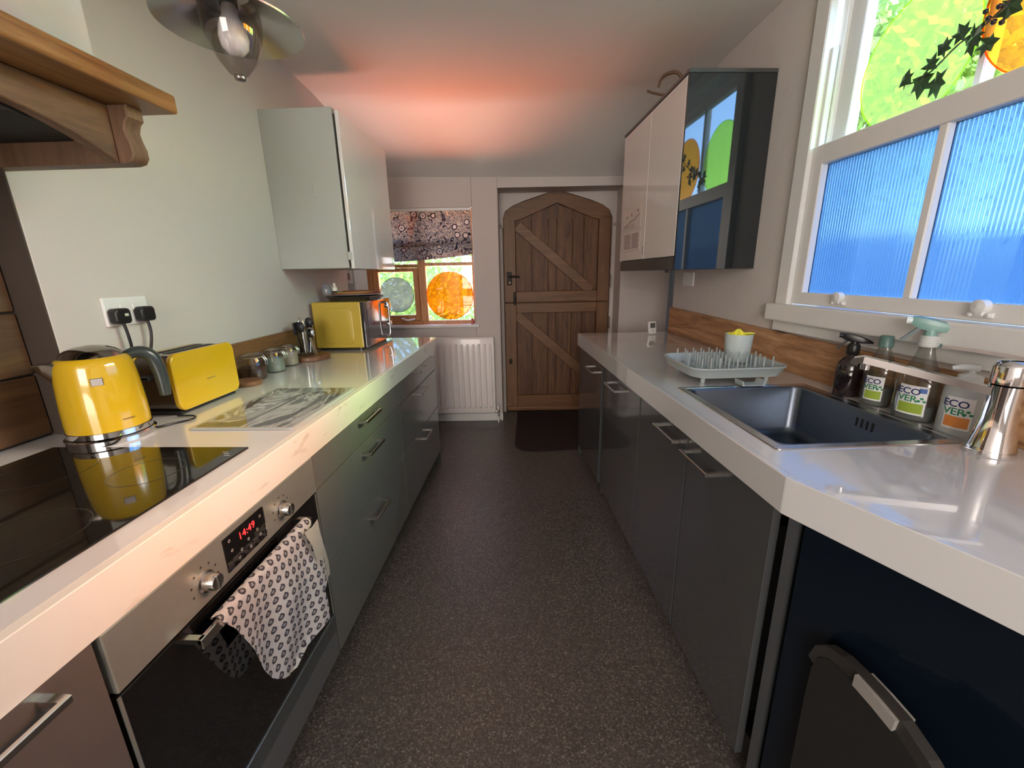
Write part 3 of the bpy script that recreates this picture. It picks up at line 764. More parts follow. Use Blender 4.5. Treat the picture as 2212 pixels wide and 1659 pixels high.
# ================================================================== RIGHT BASE UNITS
RF = .612
def runit(s0, s1, label, hs=None, hz=.78, name='base_unit', zd=.80):
    t = Thing(name, label, 'cabinet', (RF, s0, .08), 'R')
    t.part('carcass', B(RF+.022, RB-.03, s0+(.002 if s0 > .8 else .10), s1-.002, .09, .820 if not (.7 < s0 < 1.6) else .70), CARC)
    d = t.part('door', B(RF, RF+.019, s0+.0025, s1-.0025, .078, .818, .0012, 1), GLOSS)
    if hs: bar_handle(t, d, RF, hs[0], hs[1], hz, -.036)
    return t
runit(.790, 1.209, 'charcoal sink base unit door nearest the angled corner', (1.018, 1.188))
runit(1.213, 1.643, 'charcoal sink base unit door with its handle at the near side', (1.240, 1.412), .786)
runit(1.650, 2.225, 'charcoal base unit right of the dark gap, with a short handle seen edge on', (1.905, 2.09), .768, zd=.8)
runit(2.285, 2.880, 'charcoal base unit at the far end of the right run', (2.388, 2.568), .750)
t = Thing('end_panel', 'dark end panel of the right units, by the doormat', 'panel', (RF, 2.89, 0), 'R')
t.solo(B(RF+.002, RB-.03, 2.883, 2.90, 0, .822, .001, 1), PLINTH)
t = Thing('filler_strip', 'thin metal-edged filler upright in the gap between two right units', 'panel', (RF, 2.25, 0), 'R')
t.solo(B(RF+.012, RF+.03, 2.247, 2.257, .03, .818), STEEL)
t = Thing('plinth', 'dark recessed plinth under the right base units', 'plinth', (.68, .8, 0), 'R')
t.solo(B(.672, .69, .80, 2.88, 0, .078), PLINTH)
# angled unit round the corner
t = Thing('corner_unit', 'angled dark navy unit panel under the near end of the right worktop', 'cabinet', (.62, .76, 0), 'R')
nb, ns = math.cos(math.atan(.408)), math.sin(math.atan(.408))
def diag(off0, off1, l0, l1):       # strip parallel to the angled front; off = distance behind the front edge
    o = Vector((.600, .7575)); d = Vector((ns, -nb)); n = Vector((nb, ns))
    return [tuple(o+d*l+n*f) for f, l in ((off0, l0), (off0, l1), (off1, l1), (off1, l0))]
NAVY = P('navy_black_panel', (.003, .006, .011), .2, coat=.15)
bm = bmesh.new(); add_prism(bm, diag(.012, .030, .045, 1.55), .0, .822); t.part('panel', bm, NAVY)
bm = bmesh.new(); add_prism(bm, diag(.012, .030, .012, .032), .0, .822, 'Z', .001, 1); t.part('edge_strip', bm, PLINTH)
bm = bmesh.new(); add_prism(bm, diag(.035, .25, .10, .9), .02, .80); t.part('carcass', bm, DARKVOID)

# slim bin standing against the angled panel
t = Thing('waste_bin', 'slim black bin with an arched rim and a silver clip, by the angled panel', 'bin', (.62, .46, 0), 'R')
binb = P('matt_black_bin', (.020, .020, .020), .5)
prof = [(.636, .0), (.640, .48), (.638, .555), (.628, .590), (.610, .608), (.58, .618), (.548, .621), (.51, .621), (.472, .618), (.43, .603), (.39, .578), (.35, .535), (.32, .47), (.31, 0)]
def barc(b0, b1, pr_, z_lo=None):
    bm = bmesh.new(); a_ = [bm.verts.new((b0, s_, z)) for s_, z in pr_]; c_ = [bm.verts.new((b1, s_, z)) for s_, z in pr_]
    n = len(pr_); bm.faces.new(a_); bm.faces.new(c_[::-1])
    for i in range(n): bm.faces.new((a_[i], c_[i], c_[(i+1) % n], a_[(i+1) % n]))
    return bm
t.part('body', barc(.624, .646, [(s_, z-.008 if z else 0) for s_, z in prof]), binb)
bm = bmesh.new(); add_tube(bm, [(.636, s_, z+.002) for s_, z in prof[2:-1]], .01, flat=(.030, .020)); t.part('rim', bm, P('rim_dark_grey', (.035, .033, .031), .4))
bm = bmesh.new(); add_tube(bm, [(.636, s_, z+.002) for s_, z in prof[6:9]], .01, flat=(.034, .024)); t.part('clip', bm, P('clip_silver', (.42, .40, .38), .35, metal=.3), label='silver metal clip')

# ================================================================== HOB, BOARD, KETTLE, TOASTER
t = Thing('induction_hob', 'black glass hob set flush in the left worktop', 'hob', (-.98, .70, .91))
t.part('glass', B(-1.243, -.718, .440, .958, .9095, .9145, .0015, 1), HOBG)
bm = bmesh.new()
for cx, cy_, r in ((-1.10, .82, .088), (-.86, .82, .07), (-1.10, .58, .07), (-.86, .58, .088)):
    for rr in (r, r-.0015):
        pass
    n = 48
    a = [bm.verts.new((cx+r*math.cos(2*PI*i/n), cy_+r*math.sin(2*PI*i/n), .9149)) for i in range(n)]; c = [bm.verts.new((cx+(r-.0018)*math.cos(2*PI*i/n), cy_+(r-.0018)*math.sin(2*PI*i/n), .9149)) for i in range(n)]
    for i in range(n): bm.faces.new((a[i], a[(i+1) % n], c[(i+1) % n], c[i]))
t.part('zone_rings', bm, P('hob_ring_print', (.03, .028, .026), .3))
bm = bmesh.new()
for p in ((-.76, .925), (-.75, .915), (-.742, .905)): add_box(bm, p[0]-.002, p[0]+.012, p[1]-.001, p[1]+.001, .9146, .9149)
t.part('corner_print', bm, ICON)

t = Thing('glass_chopping_board', 'glass worktop saver with dark marble print lying between hob and microwave', 'chopping board', (-.83, 1.31, .91), rotz=0)
bm = bmesh.new(); add_prism(bm, rrect(-.984, -.676, 1.085, 1.528, .012, 4), .9105, .9155, 'Z', .001, 1)
t.part('pane', bm, P('board_glass_edge', (.35, .37, .37), .06, coat=.5))
bm = bmesh.new(); add_prism(bm, rrect(-.972, -.688, 1.098, 1.516, .008, 4), .9156, .9160); t.part('marble_print', bm, MARBLE)

def kettle():
    c = Vector((-1.160, 1.040, .91)); d = Vector((.62, .78, 0)).normalized()      # handle side
    t = Thing('electric_kettle', 'yellow electric kettle with a grey handle and chrome base', 'kettle', c)
    def at(r, z, side=0):
        s = Vector((-d.y, d.x, 0)); return c+d*r+s*side+Vector((0, 0, z))
    bm = bmesh.new(); add_lathe(bm, [(.001, 0), (.092, 0), (.096, .004), (.096, .016), (.092, .020), (.001, .020)], *c, n=48); t.part('power_base', bm, CHROME, smooth=35)
    bm = bmesh.new(); add_lathe(bm, [(.086, .020), (.090, .022), (.090, .036), (.087, .038)], *c, n=48); t.part('chrome_band', bm, CHROME, smooth=35)
    bm = bmesh.new()
    prof = [(.088, .036), (.0885, .060), (.0875, .10), (.0855, .14), (.083, .175), (.080, .205), (.076, .220), (.070, .228), (.062, .231), (.058, .229)]
    add_lathe(bm, prof, *c, n=56); t.part('body', bm, YEL, smooth=50)
    bm = bmesh.new(); add_lathe(bm, [(.0665, .228), (.062, .237), (.050, .247), (.034, .254), (.015, .257), (.001, .258)], *c, n=48); l = t.part('lid', bm, P('lid_steel', (.35, .33, .30), .12, metal=1), smooth=50, label='domed dark steel lid')
    # spout: open V lip
    bm = bmesh.new(); s = Vector((-d.y, d.x, 0))
    ring0 = [at(-.074, .150, 0), at(-.074, .180, .018), at(-.066, .222, .028), at(-.066, .222, -.028), at(-.074, .180, -.018)]
    ring1 = [at(-.090, .184, 0), at(-.094, .198, .010), at(-.094, .222, .018), at(-.094, .222, -.018), at(-.094, .198, -.010)]
    ring2 = [at(-.106, .206, 0), at(-.108, .213, .005), at(-.110, .221, .010), at(-.110, .221, -.010), at(-.108, .213, -.005)]
    add_loft(bm, [ring0, ring1, ring2], cap1=True); t.part('spout', bm, P('spout_steel', (.42, .38, .33), .15, metal=1), smooth=50)
    # handle
    bm = bmesh.new(); pts = [at(.060, .216), at(.085, .226), at(.108, .222), at(.124, .200), at(.131, .160), at(.132, .120), at(.131, .092)]
    sp = smoothpath(pts, 5); add_tube(bm, sp, [.013+.005*math.sin(PI*i/len(sp)) for i in range(len(sp))], 12)
    t.part('handle', bm, P('kettle_handle_grey', (.028, .036, .036), .3, coat=.15), smooth=60)
    bm = bmesh.new(); add_box(bm, -.012, .012, -.0025, .0025, -.010, .010, .001, 1)
    bmesh.ops.rotate(bm, verts=bm.verts, cent=(0, 0, 0), matrix=Matrix.Rotation(math.atan2(-.70, .72)+PI/2, 3, 'Z'))
    v = Vector((.72, -.70, 0)).normalized(); bmesh.ops.translate(bm, verts=bm.verts, vec=c+v*.083+Vector((0, 0, .172))); t.part('badge', bm, CHROME)
    # faint maker's line low on the body (unreadable in the photo)
    bm = bmesh.new()
    a0 = math.atan2(-.42, .9)
    for k in range(9):
        a = a0+.035*k; aa = a+.026; r = .0892
        q = [c+Vector((r*math.cos(x), r*math.sin(x), z)) for x, z in ((a, .062), (aa, .062), (aa, .066), (a, .066))]
        bm.faces.new([bm.verts.new(p) for p in q])
    t.part('faint_print', bm, P('faint_print', (.20, .13, .02), .4))
    cord = [(-1.085, 1.10, .916), (-1.06, 1.145, .914), (-1.04, 1.17, .914), (-1.055, 1.20, .915), (-1.11, 1.20, .916)]
    bm = bmesh.new(); add_tube(bm, smoothpath(cord, 5), .0032, 6); t.part('cord', bm, BLACK, smooth=60)
kettle()

def toaster():
    t = Thing('toaster', 'yellow-sided two-slice toaster beside the kettle', 'toaster', (-1.17, 1.35, .91))
    y0, y1 = 1.208, 1.488; z0 = .924
    def endp(x, h): return x
    # yellow rounded side facing the aisle
    bm = bmesh.new(); add_prism(bm, [(y, z) for y, z in rrect(y0, y1, z0, 1.108, .028, 6)], -1.118, -1.100, 'X', .006, 3)
    t.part('side_panel', bm, YEL, label='glossy yellow side', smooth=50)
    bm = bmesh.new(); add_prism(bm, [(y, z) for y, z in rrect(y0+.004, y1-.004, z0, 1.100, .026, 6)], -1.223, -1.118, 'X'); 
    t.part('body', bm, P('toaster_dark_side', (.055, .035, .022), .25, coat=.3), smooth=50)
    bm = bmesh.new(); add_box(bm, -1.219, -1.124, y0+.02, y1-.02, 1.099, 1.104, .002, 1); tp = t.part('top_plate', bm, SATIN)
    for x in (-1.204, -1.162):
        t.part('slot', B(x, x+.026, y0+.045, y1-.045, 1.1035, 1.1052), DARKVOID, tp)
    bm = bmesh.new(); add_prism(bm, [(y, z) for y, z in rrect(y0, y1, z0, 1.104, .028, 6)], -1.235, -1.223, 'X', .004, 2); t.part('side_panel', bm, YEL, smooth=50)
    t.part('base', B(-1.228, -1.112, y0+.012, y1-.012, .910, .926, .004, 1), BLACK)
    bm = bmesh.new(); add_box(bm, -1.195, -1.165, y0-.018, y0+.004, 1.03, 1.045, .003, 1); t.part('lever', bm, BLACK)
    t.part('faint_print', B(-1.1005, -1.0996, 1.335, 1.375, 1.000, 1.004), P('faint_print2', (.25, .17, .03), .4))
toaster()

# socket and plugs
t = Thing('double_socket', 'white double wall socket above the kettle', 'socket', (LX, 1.276, 1.19))
t.part('faceplate', B(LX, LX+.009, 1.203, 1.349, 1.196, 1.282, .003, 2), WHITEP)
for y in (1.2545, 1.2975): t.part('rocker_switch', B(LX+.008, LX+.013, y-.005, y+.005, 1.240, 1.262, .002, 1), WHITEP)
def plug(yc, label, pts, sticker=False):
    t = Thing('plug', label, 'plug', (LX+.012, yc, 1.20), group=None)
    bm = bmesh.new(); add_prism(bm, [(y, z) for y, z in rrect(yc-.025, yc+.025, 1.203, 1.250, .012, 5)], LX+.010, LX+.038, 'X', .006, 3)
    t.part('body', bm, BLACK, smooth=50)
    if sticker:
        bm = bmesh.new(); add_box(bm, LX+.0378, LX+.0388, yc+.002, yc+.014, 1.226, 1.234); t.part('sticker', bm, P('pale_sticker', (.6, .6, .5), .5))
    bm = bmesh.new(); add_tube(bm, smoothpath(pts, 6), .0042, 8); t.part('cord', bm, BLACK, smooth=60)
plug(1.232, 'left black plug with a pale sticker in the white double socket', [(LX+.026, 1.235, 1.205), (LX+.028, 1.238, 1.165), (LX+.027, 1.238, 1.11), (LX+.026, 1.215, 1.05), (LX+.030, 1.190, .96), (LX+.05, 1.165, .917)], True)
plug(1.318, 'right black plug without a sticker in the white double socket', [(LX+.026, 1.318, 1.205), (LX+.028, 1.318, 1.165), (LX+.027, 1.305, 1.115), (LX+.026, 1.275, 1.06), (LX+.026, 1.23, .99), (LX+.028, 1.195, .93)])

# ---- jars
def clip_jar(x, y, r, h, fill, fillh, label, lid_col=None):
    t = Thing('storage_jar', label, 'jar', (x, y, .91), group=None)
    z = .9105
    bm = bmesh.new(); add_lathe(bm, [(.001, 0), (r*.92, 0), (r, .008), (r, h*.72), (r*.88, h*.80), (r*.88, h*.86)], x, y, z, 28); t.part('glass_body', bm, JARG, smooth=50)
    bm = bmesh.new(); add_lathe(bm, [(.001, 0), (r*.90, .001), (r*.955, .010), (r*.955, fillh), (.001, fillh+.004)], x, y, z+.003, 22); t.part('contents', bm, fill, smooth=50)
    bm = bmesh.new(); add_lathe(bm, [(r*.93, h*.86), (r*.95, h*.88), (r*.93, h*.93), (r*.6, h*.985), (.001, h)], x, y, z, 28); l = t.part('lid', bm, JARG, smooth=50)
    bm = bmesh.new()
    ring = [(x+r*.95*math.cos(2*PI*i/24), y+r*.95*math.sin(2*PI*i/24), z+h*.84) for i in range(25)]; add_tube(bm, ring, .0014, 5)
    add_tube(bm, [(x+r*.98, y-.006, z+h*.88), (x+r+.012, y-.006, z+h*.72), (x+r+.010, y-.006, z+h*.55), (x+r+.010, y+.006, z+h*.55), (x+r+.012, y+.006, z+h*.72), (x+r*.98, y+.006, z+h*.88)], .0014, 5)
    t.part('wire_clip', bm, SATIN, smooth=60)
    return t
TEA = P('dark_tea', (.06, .025, .015), .8, noise=.5, nscale=120); SUGAR = P('cream_contents', (.50, .42, .30), .8, noise=.1, nscale=150)
GREENT = P('pale_green_contents', (.30, .33, .27), .8, noise=.3, nscale=90)
clip_jar(-1.185, 1.700, .050, .115, TEA, .05, 'clip-top glass jar with dark contents, nearest the toaster')
clip_jar(-1.182, 1.845, .044, .110, GREENT, .06, 'clip-top glass jar with pale greenish contents, in the middle of the row')
clip_jar(-1.192, 1.985, .042, .105, SUGAR, .065, 'clip-top glass jar with cream contents, by the utensil jar')
bm = bmesh.new(); add_lathe(bm, [(.001, 0), (.050, 0), (.053, .004), (.053, .016), (.050, .019), (.001, .019)], -1.150, 1.600, .9105, 32)
Thing('coaster', 'thick round wooden coaster between the toaster and the jars', 'coaster', (-1.150, 1.60, .91)).solo(bm, BOARDW, 40)
bm = bmesh.new(); add_lathe(bm, [(.001, 0), (.096, 0), (.1, .004), (.1, .020), (.096, .024), (.001, .024)], -1.165, 2.135, .9105, 44)
Thing('round_board', 'round wooden board under the utensil jar', 'board', (-1.165, 2.135, .91)).solo(bm, BOARDW, 40)
t = Thing('utensil_jar', 'tall clear glass jar holding kitchen utensils', 'jar', (-1.180, 2.135, .935))
bm = bmesh.new(); add_lathe(bm, [(.001, 0), (.045, 0), (.048, .01), (.046, .08), (.050, .155), (.048, .155), (.044, .08), (.045, .012), (.001, .010)], -1.180, 2.135, .935, 30); t.solo(bm, JARG, 50)
def utensil(name, label, cat, dx, dy, lean, head, mat, L=.21):
    b = Vector((-1.180+dx, 2.135+dy, .9475)); t = Thing(name, label, cat, b)
    e = b+Vector((lean[0], lean[1], L)); bm = bmesh.new()
    add_tube(bm, [b, b.lerp(e, .5), e], [.0045, .004, .004], 8); t.part('handle', bm, mat, smooth=60)
    bm = bmesh.new()
    if head == 'spoon': add_lathe(bm, [(.001, -.030), (.016, -.022), (.022, 0), (.016, .022), (.001, .030)], *e, n=14, sx=1, sy=.45)
    elif head == 'slice': add_box(bm, e.x-.004, e.x+.004, e.y-.026, e.y+.026, e.z-.02, e.z+.045, .003, 2)
    elif head == 'whisk':
        for k in range(4):
            a = PI*k/4; u = Vector((math.cos(a), math.sin(a), 0))
            add_tube(bm, smoothpath([e-Vector((0, 0, .03)), e+u*.02, e+Vector((0, 0, .045)), e-u*.02, e-Vector((0, 0, .03))], 4), .001, 4)
    t.part('head', bm, mat, smooth=50)
BU = P('black_nylon', (.015, .015, .017), .4)
utensil('spatula', 'black slotted spatula in the utensil jar', 'utensil', -.012, -.018, (-.010, -.012), 'slice', BU, .115)
utensil('ladle', 'black nylon spoon leaning left in the utensil jar', 'utensil', .0, -.016, (.006, -.026), 'spoon', BU, .135)
utensil('serving_spoon', 'black serving spoon leaning towards the microwave', 'utensil', .005, .012, (.010, .020), 'spoon', BU, .150)
utensil('metal_spoon', 'silver metal spoon in the utensil jar', 'utensil', .024, -.006, (.006, .014), 'spoon', CHROME, .10)
utensil('whisk', 'wire whisk standing in the utensil jar', 'utensil', -.016, .012, (-.008, .006), 'whisk', CHROME, .14)
t = Thing('metal_tongs', 'steel tongs leaning on the utensil jar from the wooden board', 'utensil', (-1.115, 2.110, .935))
bm = bmesh.new(); add_tube(bm, [(-1.118, 2.10, .936), (-1.132, 2.095, 1.03)], .004, flat=(.010, .002)); add_tube(bm, [(-1.112, 2.112, .936), (-1.130, 2.098, 1.03)], .004, flat=(.010, .002)); t.solo(bm, SATIN)

# ---- microwave
def microwave():
    x0, x1, y0, y1, z0, z1 = -1.248, -.965, 2.375, 2.845, .925, 1.190
    t = Thing('microwave', 'yellow microwave with a dark glass door, at the back of the left worktop', 'microwave', (-1.10, 2.60, .91))
    t.part('body', B(x0, x1, y0, y1, z0, z1, .006, 2), YELM)
    bm = bmesh.new(); add_prism(bm, rrect(x0+.055, x1-.050, z0+.025, z1-.035, .035, 6), y0-.004, y0+.001, 'Y', .003, 2); t.part('pressed_panel', bm, YELM, smooth=50)
    d = t.part('door', B(x1+.001, x1+.018, y0+.003, y1-.003, z0, z1-.002, .004, 2), P('microwave_door', (.018, .018, .024), .08, coat=.5))
    t.part('door_glass', B(x1+.0175, x1+.0195, y0+.05, y0+.31, z0+.05, z1-.045, .001, 1), P('grey_door_glass', (.05, .045, .05), .1, coat=.5), d)
    bm = bmesh.new(); add_tube(bm, smoothpath([(x1+.018, y0+.345, z0+.025), (x1+.045, y0+.345, z0+.035), (x1+.050, y0+.345, z0+.13), (x1+.045, y0+.345, z1-.035), (x1+.018, y0+.345, z1-.025)], 4), .007, 8)
    t.part('handle', bm, CHROME, d, smooth=50)
    for z in (1.14, 1.02):
        bm = bmesh.new(); add_lathe(bm, [(.001, 0), (.020, 0), (.018, .016), (.001, .018)], n=20); on_face(bm, 0); bmesh.ops.translate(bm, verts=bm.verts, vec=(x1+.018, y1-.05, z)); t.part('knob', bm, CHROME, smooth=40)
    for x in (x0+.03, x1-.03):
        for y in (y0+.03, y1-.03):
            bm = bmesh.new(); add_lathe(bm, [(.001, 0), (.012, 0), (.012, .016), (.001, .016)], x, y, .9105, 12); t.part('foot', bm, BLACK)
microwave()
def disc(name, label, cat, c, prof, mat, n=44, **k):
    bm = bmesh.new(); add_lathe(bm, prof, *c, n=n, **k); Thing(name, label, cat, c).solo(bm, mat, 45)
mz = 1.1905
disc('baking_tin', 'wide grey metal tin lying on the microwave', 'tin', (-1.075, 2.60, mz), [(.001, 0), (.150, 0), (.165, .020), (.172, .022), (.168, .026), (.001, .026)], P('grey_tin', (.16, .15, .15), .3, metal=.8))
disc('serving_plate', 'pale grey plate between the tin and the mats on the microwave', 'plate', (-1.07, 2.61, mz+.0265), [(.001, 0), (.10, 0), (.160, .008), (.158, .011), (.001, .009)], P('pale_plate', (.35, .34, .34), .2, coat=.4))
disc('red_mat', 'red round mat on the stack on the microwave', 'mat', (-1.075, 2.62, mz+.0380), [(.001, 0), (.145, 0), (.145, .005), (.001, .006)], P('dull_red', (.30, .055, .045), .6))
disc('yellow_mat', 'yellow round mat on the stack on the microwave', 'mat', (-1.09, 2.60, mz+.0445), [(.001, 0), (.120, 0), (.120, .004), (.001, .005)], P('mustard', (.50, .38, .07), .6))
disc('orange_mat', 'orange-red mat topmost on the microwave stack', 'mat', (-1.065, 2.66, mz+.0500), [(.001, 0), (.105, 0), (.105, .004), (.001, .005)], P('rust', (.42, .12, .07), .6))
disc('small_glass_jar', 'small grey glass jar behind the mats on the microwave', 'jar', (-1.205, 2.50, mz+.040), [(.001, .0), (.026, 0), (.028, .004), (.028, .045), (.024, .050), (.024, .056), (.001, .058)], P('smoky_glass', (.25, .26, .30), .08, coat=.5), 24)
t = Thing('figurine', 'little white and black bird figurine on the microwave stack', 'ornament', (-1.165, 2.52, mz+.0500))
bm = bmesh.new(); c = (-1.165, 2.52, mz+.0500)
add_lathe(bm, [(.001, .006), (.014, .008), (.016, .02), (.010, .034), (.008, .040), (.010, .047), (.006, .055), (.001, .057)], *c, n=16); t.part('body', bm, P('porcelain', (.85, .8, .72), .2), smooth=60)
bm = bmesh.new(); add_lathe(bm, [(.001, 0), (.016, 0), (.014, .006), (.001, .008)], *c, n=16); t.part('base', bm, BLACK)

# ================================================================== WALL CABINETS
t = Thing('wall_cabinet', 'pale grey wall cabinet with white gloss doors on the left wall', 'cabinet', (LX, 2.5, 1.373))
x1 = -.915
t.part('carcass', B(LX, x1, 2.172, 2.835, 1.373, 2.100, .002, 1), CABG)
for y0, y1 in ((2.170, 2.836),):
    t.part('door', B(x1+.013, x1+.030, y0, y1, 1.370, 2.084, .002, 1), CABW)
t.part('hinge_cover', B(x1+.002, x1+.024, 2.164, 2.170, 1.412, 1.452, .002, 1), CABG)
bm = bmesh.new(); add_box(bm, x1, x1+.0145, 2.19, 2.82, 1.38, 2.075); t.part('door_gap', bm, DARKVOID)
bm = bmesh.new(); add_box(bm, -1.046, -1.042, 2.169, 2.173, 1.715, 1.775, .001, 1); add_box(bm, -1.046, -1.030, 2.169, 2.173, 1.712, 1.718, .001, 1); t.part('paint_mark', bm, CABG, label='raised painted-over hook mark')

t = Thing('wall_cabinet', 'dark gloss wall cabinet with white gloss doors on the right wall', 'cabinet', (RB, 2.45, 1.333), 'R')
f0 = .868
t.part('carcass', B(f0+.012, RB-.001, 2.013, 2.880, 1.350, 2.150, .002, 1), CARC)
t.part('end_panel', B(f0-.006, RB-.001, 2.000, 2.0125, 1.333, 2.140, .0015, 1), P('side_gloss', (.016, .021, .024), .04, coat=.8, coatr=.01), label='near-black mirror gloss end panel')
t.part('top_panel', B(f0-.008, RB-.001, 1.999, 2.885, 2.141, 2.157, .0015, 1), GLOSS)
t.part('pelmet', B(f0+.002, f0+.018, 2.013, 2.880, 1.333, 1.392, .001, 1), GLOSS)
t.part('base_panel', B(f0+.018, RB-.001, 2.013, 2.880, 1.333, 1.349), GLOSS)
for s0, s1 in ((2.016, 2.424), (2.428, 2.878)):
    d = t.part('door', B(f0-.006, f0+.011, s0, s1, 1.397, 2.138, .002, 1), CABW)
t.part('latch_tab', B(f0-.010, f0-.005, 2.432, 2.442, 1.42, 1.47, .002, 1), CLEARP)
t.part('light_stud', (lambda b_: (add_lathe(b_, [(.001, 0), (.010, 0), (.010, .014), (.001, .014)], 1.0, 2.42, 1.319, 14), b_)[1])(bmesh.new()), BLACK)
# notices taped on the far door
PAPER = P('notice_paper', (.58, .52, .50), .7); INK = P('grey_ink', (.26, .20, .19), .8)
t = Thing('paper_notice', 'upper paper notice with a line chart on the white cabinet door', 'notice', (f0-.007, 2.66, 1.57), 'R')
bm = bmesh.new(); add_prism(bm, [(2.50, 1.578), (2.81, 1.578), (2.825, 1.705), (2.505, 1.690)], f0-.0085, f0-.0068, 'X'); t.part('sheet', bm, PAPER)
bm = bmesh.new(); y = 2.80
pts = [(2.80, 1.600), (2.73, 1.612), (2.68, 1.622), (2.62, 1.626), (2.57, 1.640), (2.52, 1.652)]
for (a, z), (c_, z2) in zip(pts, pts[1:]):
    q = [bm.verts.new((f0-.0088, *p)) for p in ((a, z-.0035), (c_, z2-.0035), (c_, z2+.0035), (a, z+.0035))]; bm.faces.new(q)
for a, z in ((2.66, 1.66), (2.55, 1.672), (2.75, 1.655)): add_box(bm, f0-.0089, f0-.0086, a-.009, a+.009, z-.008, z+.008)
for k in range(4): add_box(bm, f0-.0089, f0-.0086, 2.60, 2.80, 1.585+.006*k, 1.587+.006*k)
t.part('print', bm, INK)
t = Thing('paper_notice', 'lower paper notice with two columns of text on the white cabinet door', 'notice', (f0-.007, 2.66, 1.45), 'R')
bm = bmesh.new(); add_prism(bm, [(2.50, 1.452), (2.80, 1.450), (2.812, 1.568), (2.496, 1.556)], f0-.0085, f0-.0068, 'X'); t.part('sheet', bm, PAPER)
bm = bmesh.new()
for c0, c1 in ((2.52, 2.64), (2.66, 2.79)):
    for k in range(9): add_box(bm, f0-.0089, f0-.0086, c0+.01*(k % 3 == 2), c1, 1.466+.0098*k, 1.4715+.0098*k)
t.part('text_lines', bm, INK)
# driftwood / antler shape lying on the cabinet top
t = Thing('antler', 'brown curved antler lying on top of the dark wall cabinet', 'ornament', (.93, 2.4, 2.157), 'R')
ant = P('antler_brown', (.12, .065, .04), .6, bump=.4, noise=.2)
bm = bmesh.new(); add_tube(bm, smoothpath([(1.02, 2.22, 2.175), (.95, 2.23, 2.19), (.91, 2.24, 2.235), (.875, 2.27, 2.245), (.855, 2.30, 2.235), (.848, 2.32, 2.205)], 5), [.009]*10+[.008]*10+[.006]*6, 8); t.part('curved_tine', bm, ant, smooth=60)
bm = bmesh.new(); add_tube(bm, smoothpath([(1.02, 2.36, 2.170), (.94, 2.38, 2.19), (.875, 2.42, 2.215), (.835, 2.44, 2.235)], 5), [.008]*8+[.006]*8, 8); t.part('straight_tine', bm, ant, smooth=60)
bm = bmesh.new(); add_tube(bm, [(1.02, 2.20, 2.172), (1.02, 2.38, 2.170)], .012, 8); t.part('beam', bm, ant, smooth=60)

t = Thing('wall_socket', 'white socket on the right wall just under the dark wall cabinet', 'socket', (RB, 2.66, 1.24), 'R')
t.solo(B(RB-.009, RB, 2.59, 2.73, 1.235, 1.318, .003, 2), WHITEP)
t = Thing('thermostat', 'small white thermostat on the back wall left of the window', 'thermostat', (-1.43, BY, 1.27), 'B')
t.part('case', B(-1.452, -1.408, BY-.014, BY, 1.272, 1.380, .003, 2), WHITEP)
t.part('window', B(-1.443, -1.424, BY-.0152, BY-.0135, 1.30, 1.36), P('thermo_dark', (.35, .2, .17), .4))

# ================================================================== PENDANT
def pendant():
    c = Vector((-.60, .984, 0)); t = Thing('pendant_lamp', 'glass pendant lamp with a flat tin shade hanging at upper left', 'lamp', (c.x, c.y, 2.41))
    x, y = c.x, c.y
    tin = P('tin_shade', (.42, .40, .39), .25, metal=.85, noise=.08)
    bm = bmesh.new(); add_lathe(bm, [(.133, 1.826), (.134, 1.829), (.10, 1.845), (.055, 1.868), (.040, 1.885), (.038, 1.884), (.053, 1.866), (.10, 1.842), (.133, 1.826)], x, y, 0, 56); t.part('shade', bm, tin, smooth=60)
    bm = bmesh.new(); add_lathe(bm, [(.034, 1.905), (.046, 1.880), (.055, 1.850), (.055, 1.825), (.048, 1.795), (.034, 1.765), (.018, 1.743), (.010, 1.738), (.010, 1.734), (.001, 1.733)], x, y, 0, 44); t.part('glass_globe', bm, LAMPG, smooth=60)
    bm = bmesh.new(); add_lathe(bm, [(.001, 1.732), (.010, 1.733), (.0115, 1.737), (.010, 1.741)], x, y, 0, 20); t.part('finial', bm, P('finial_grey', (.18, .16, .15), .3, metal=.8), smooth=60)
    bm = bmesh.new(); add_lathe(bm, [(.001, 1.776), (.014, 1.779), (.024, 1.790), (.0275, 1.806), (.025, 1.825), (.016, 1.845), (.0135, 1.865)], x, y, 0, 30); t.part('bulb', bm, P('opal_bulb', (.78, .77, .78), .25), smooth=60, label='unlit opal bulb')
    bm = bmesh.new(); add_lathe(bm, [(.016, 1.862), (.018, 1.90), (.034, 1.905), (.040, 1.915), (.040, 1.945), (.020, 1.965), (.006, 1.975)], x, y, 0, 30); t.part('lamp_holder', bm, P('galvanised', (.22, .23, .24), .25, metal=.9), smooth=40)
    bm = bmesh.new(); add_tube(bm, [(x, y, 1.97), (x, y, 2.395)], .0035, 8); t.part('flex', bm, BLACK)
    bm = bmesh.new(); add_lathe(bm, [(.001, 2.38), (.045, 2.385), (.05, 2.405), (.05, 2.418)], x, y, 0, 28); t.part('ceiling_rose', bm, WHITEP, smooth=50)
pendant()

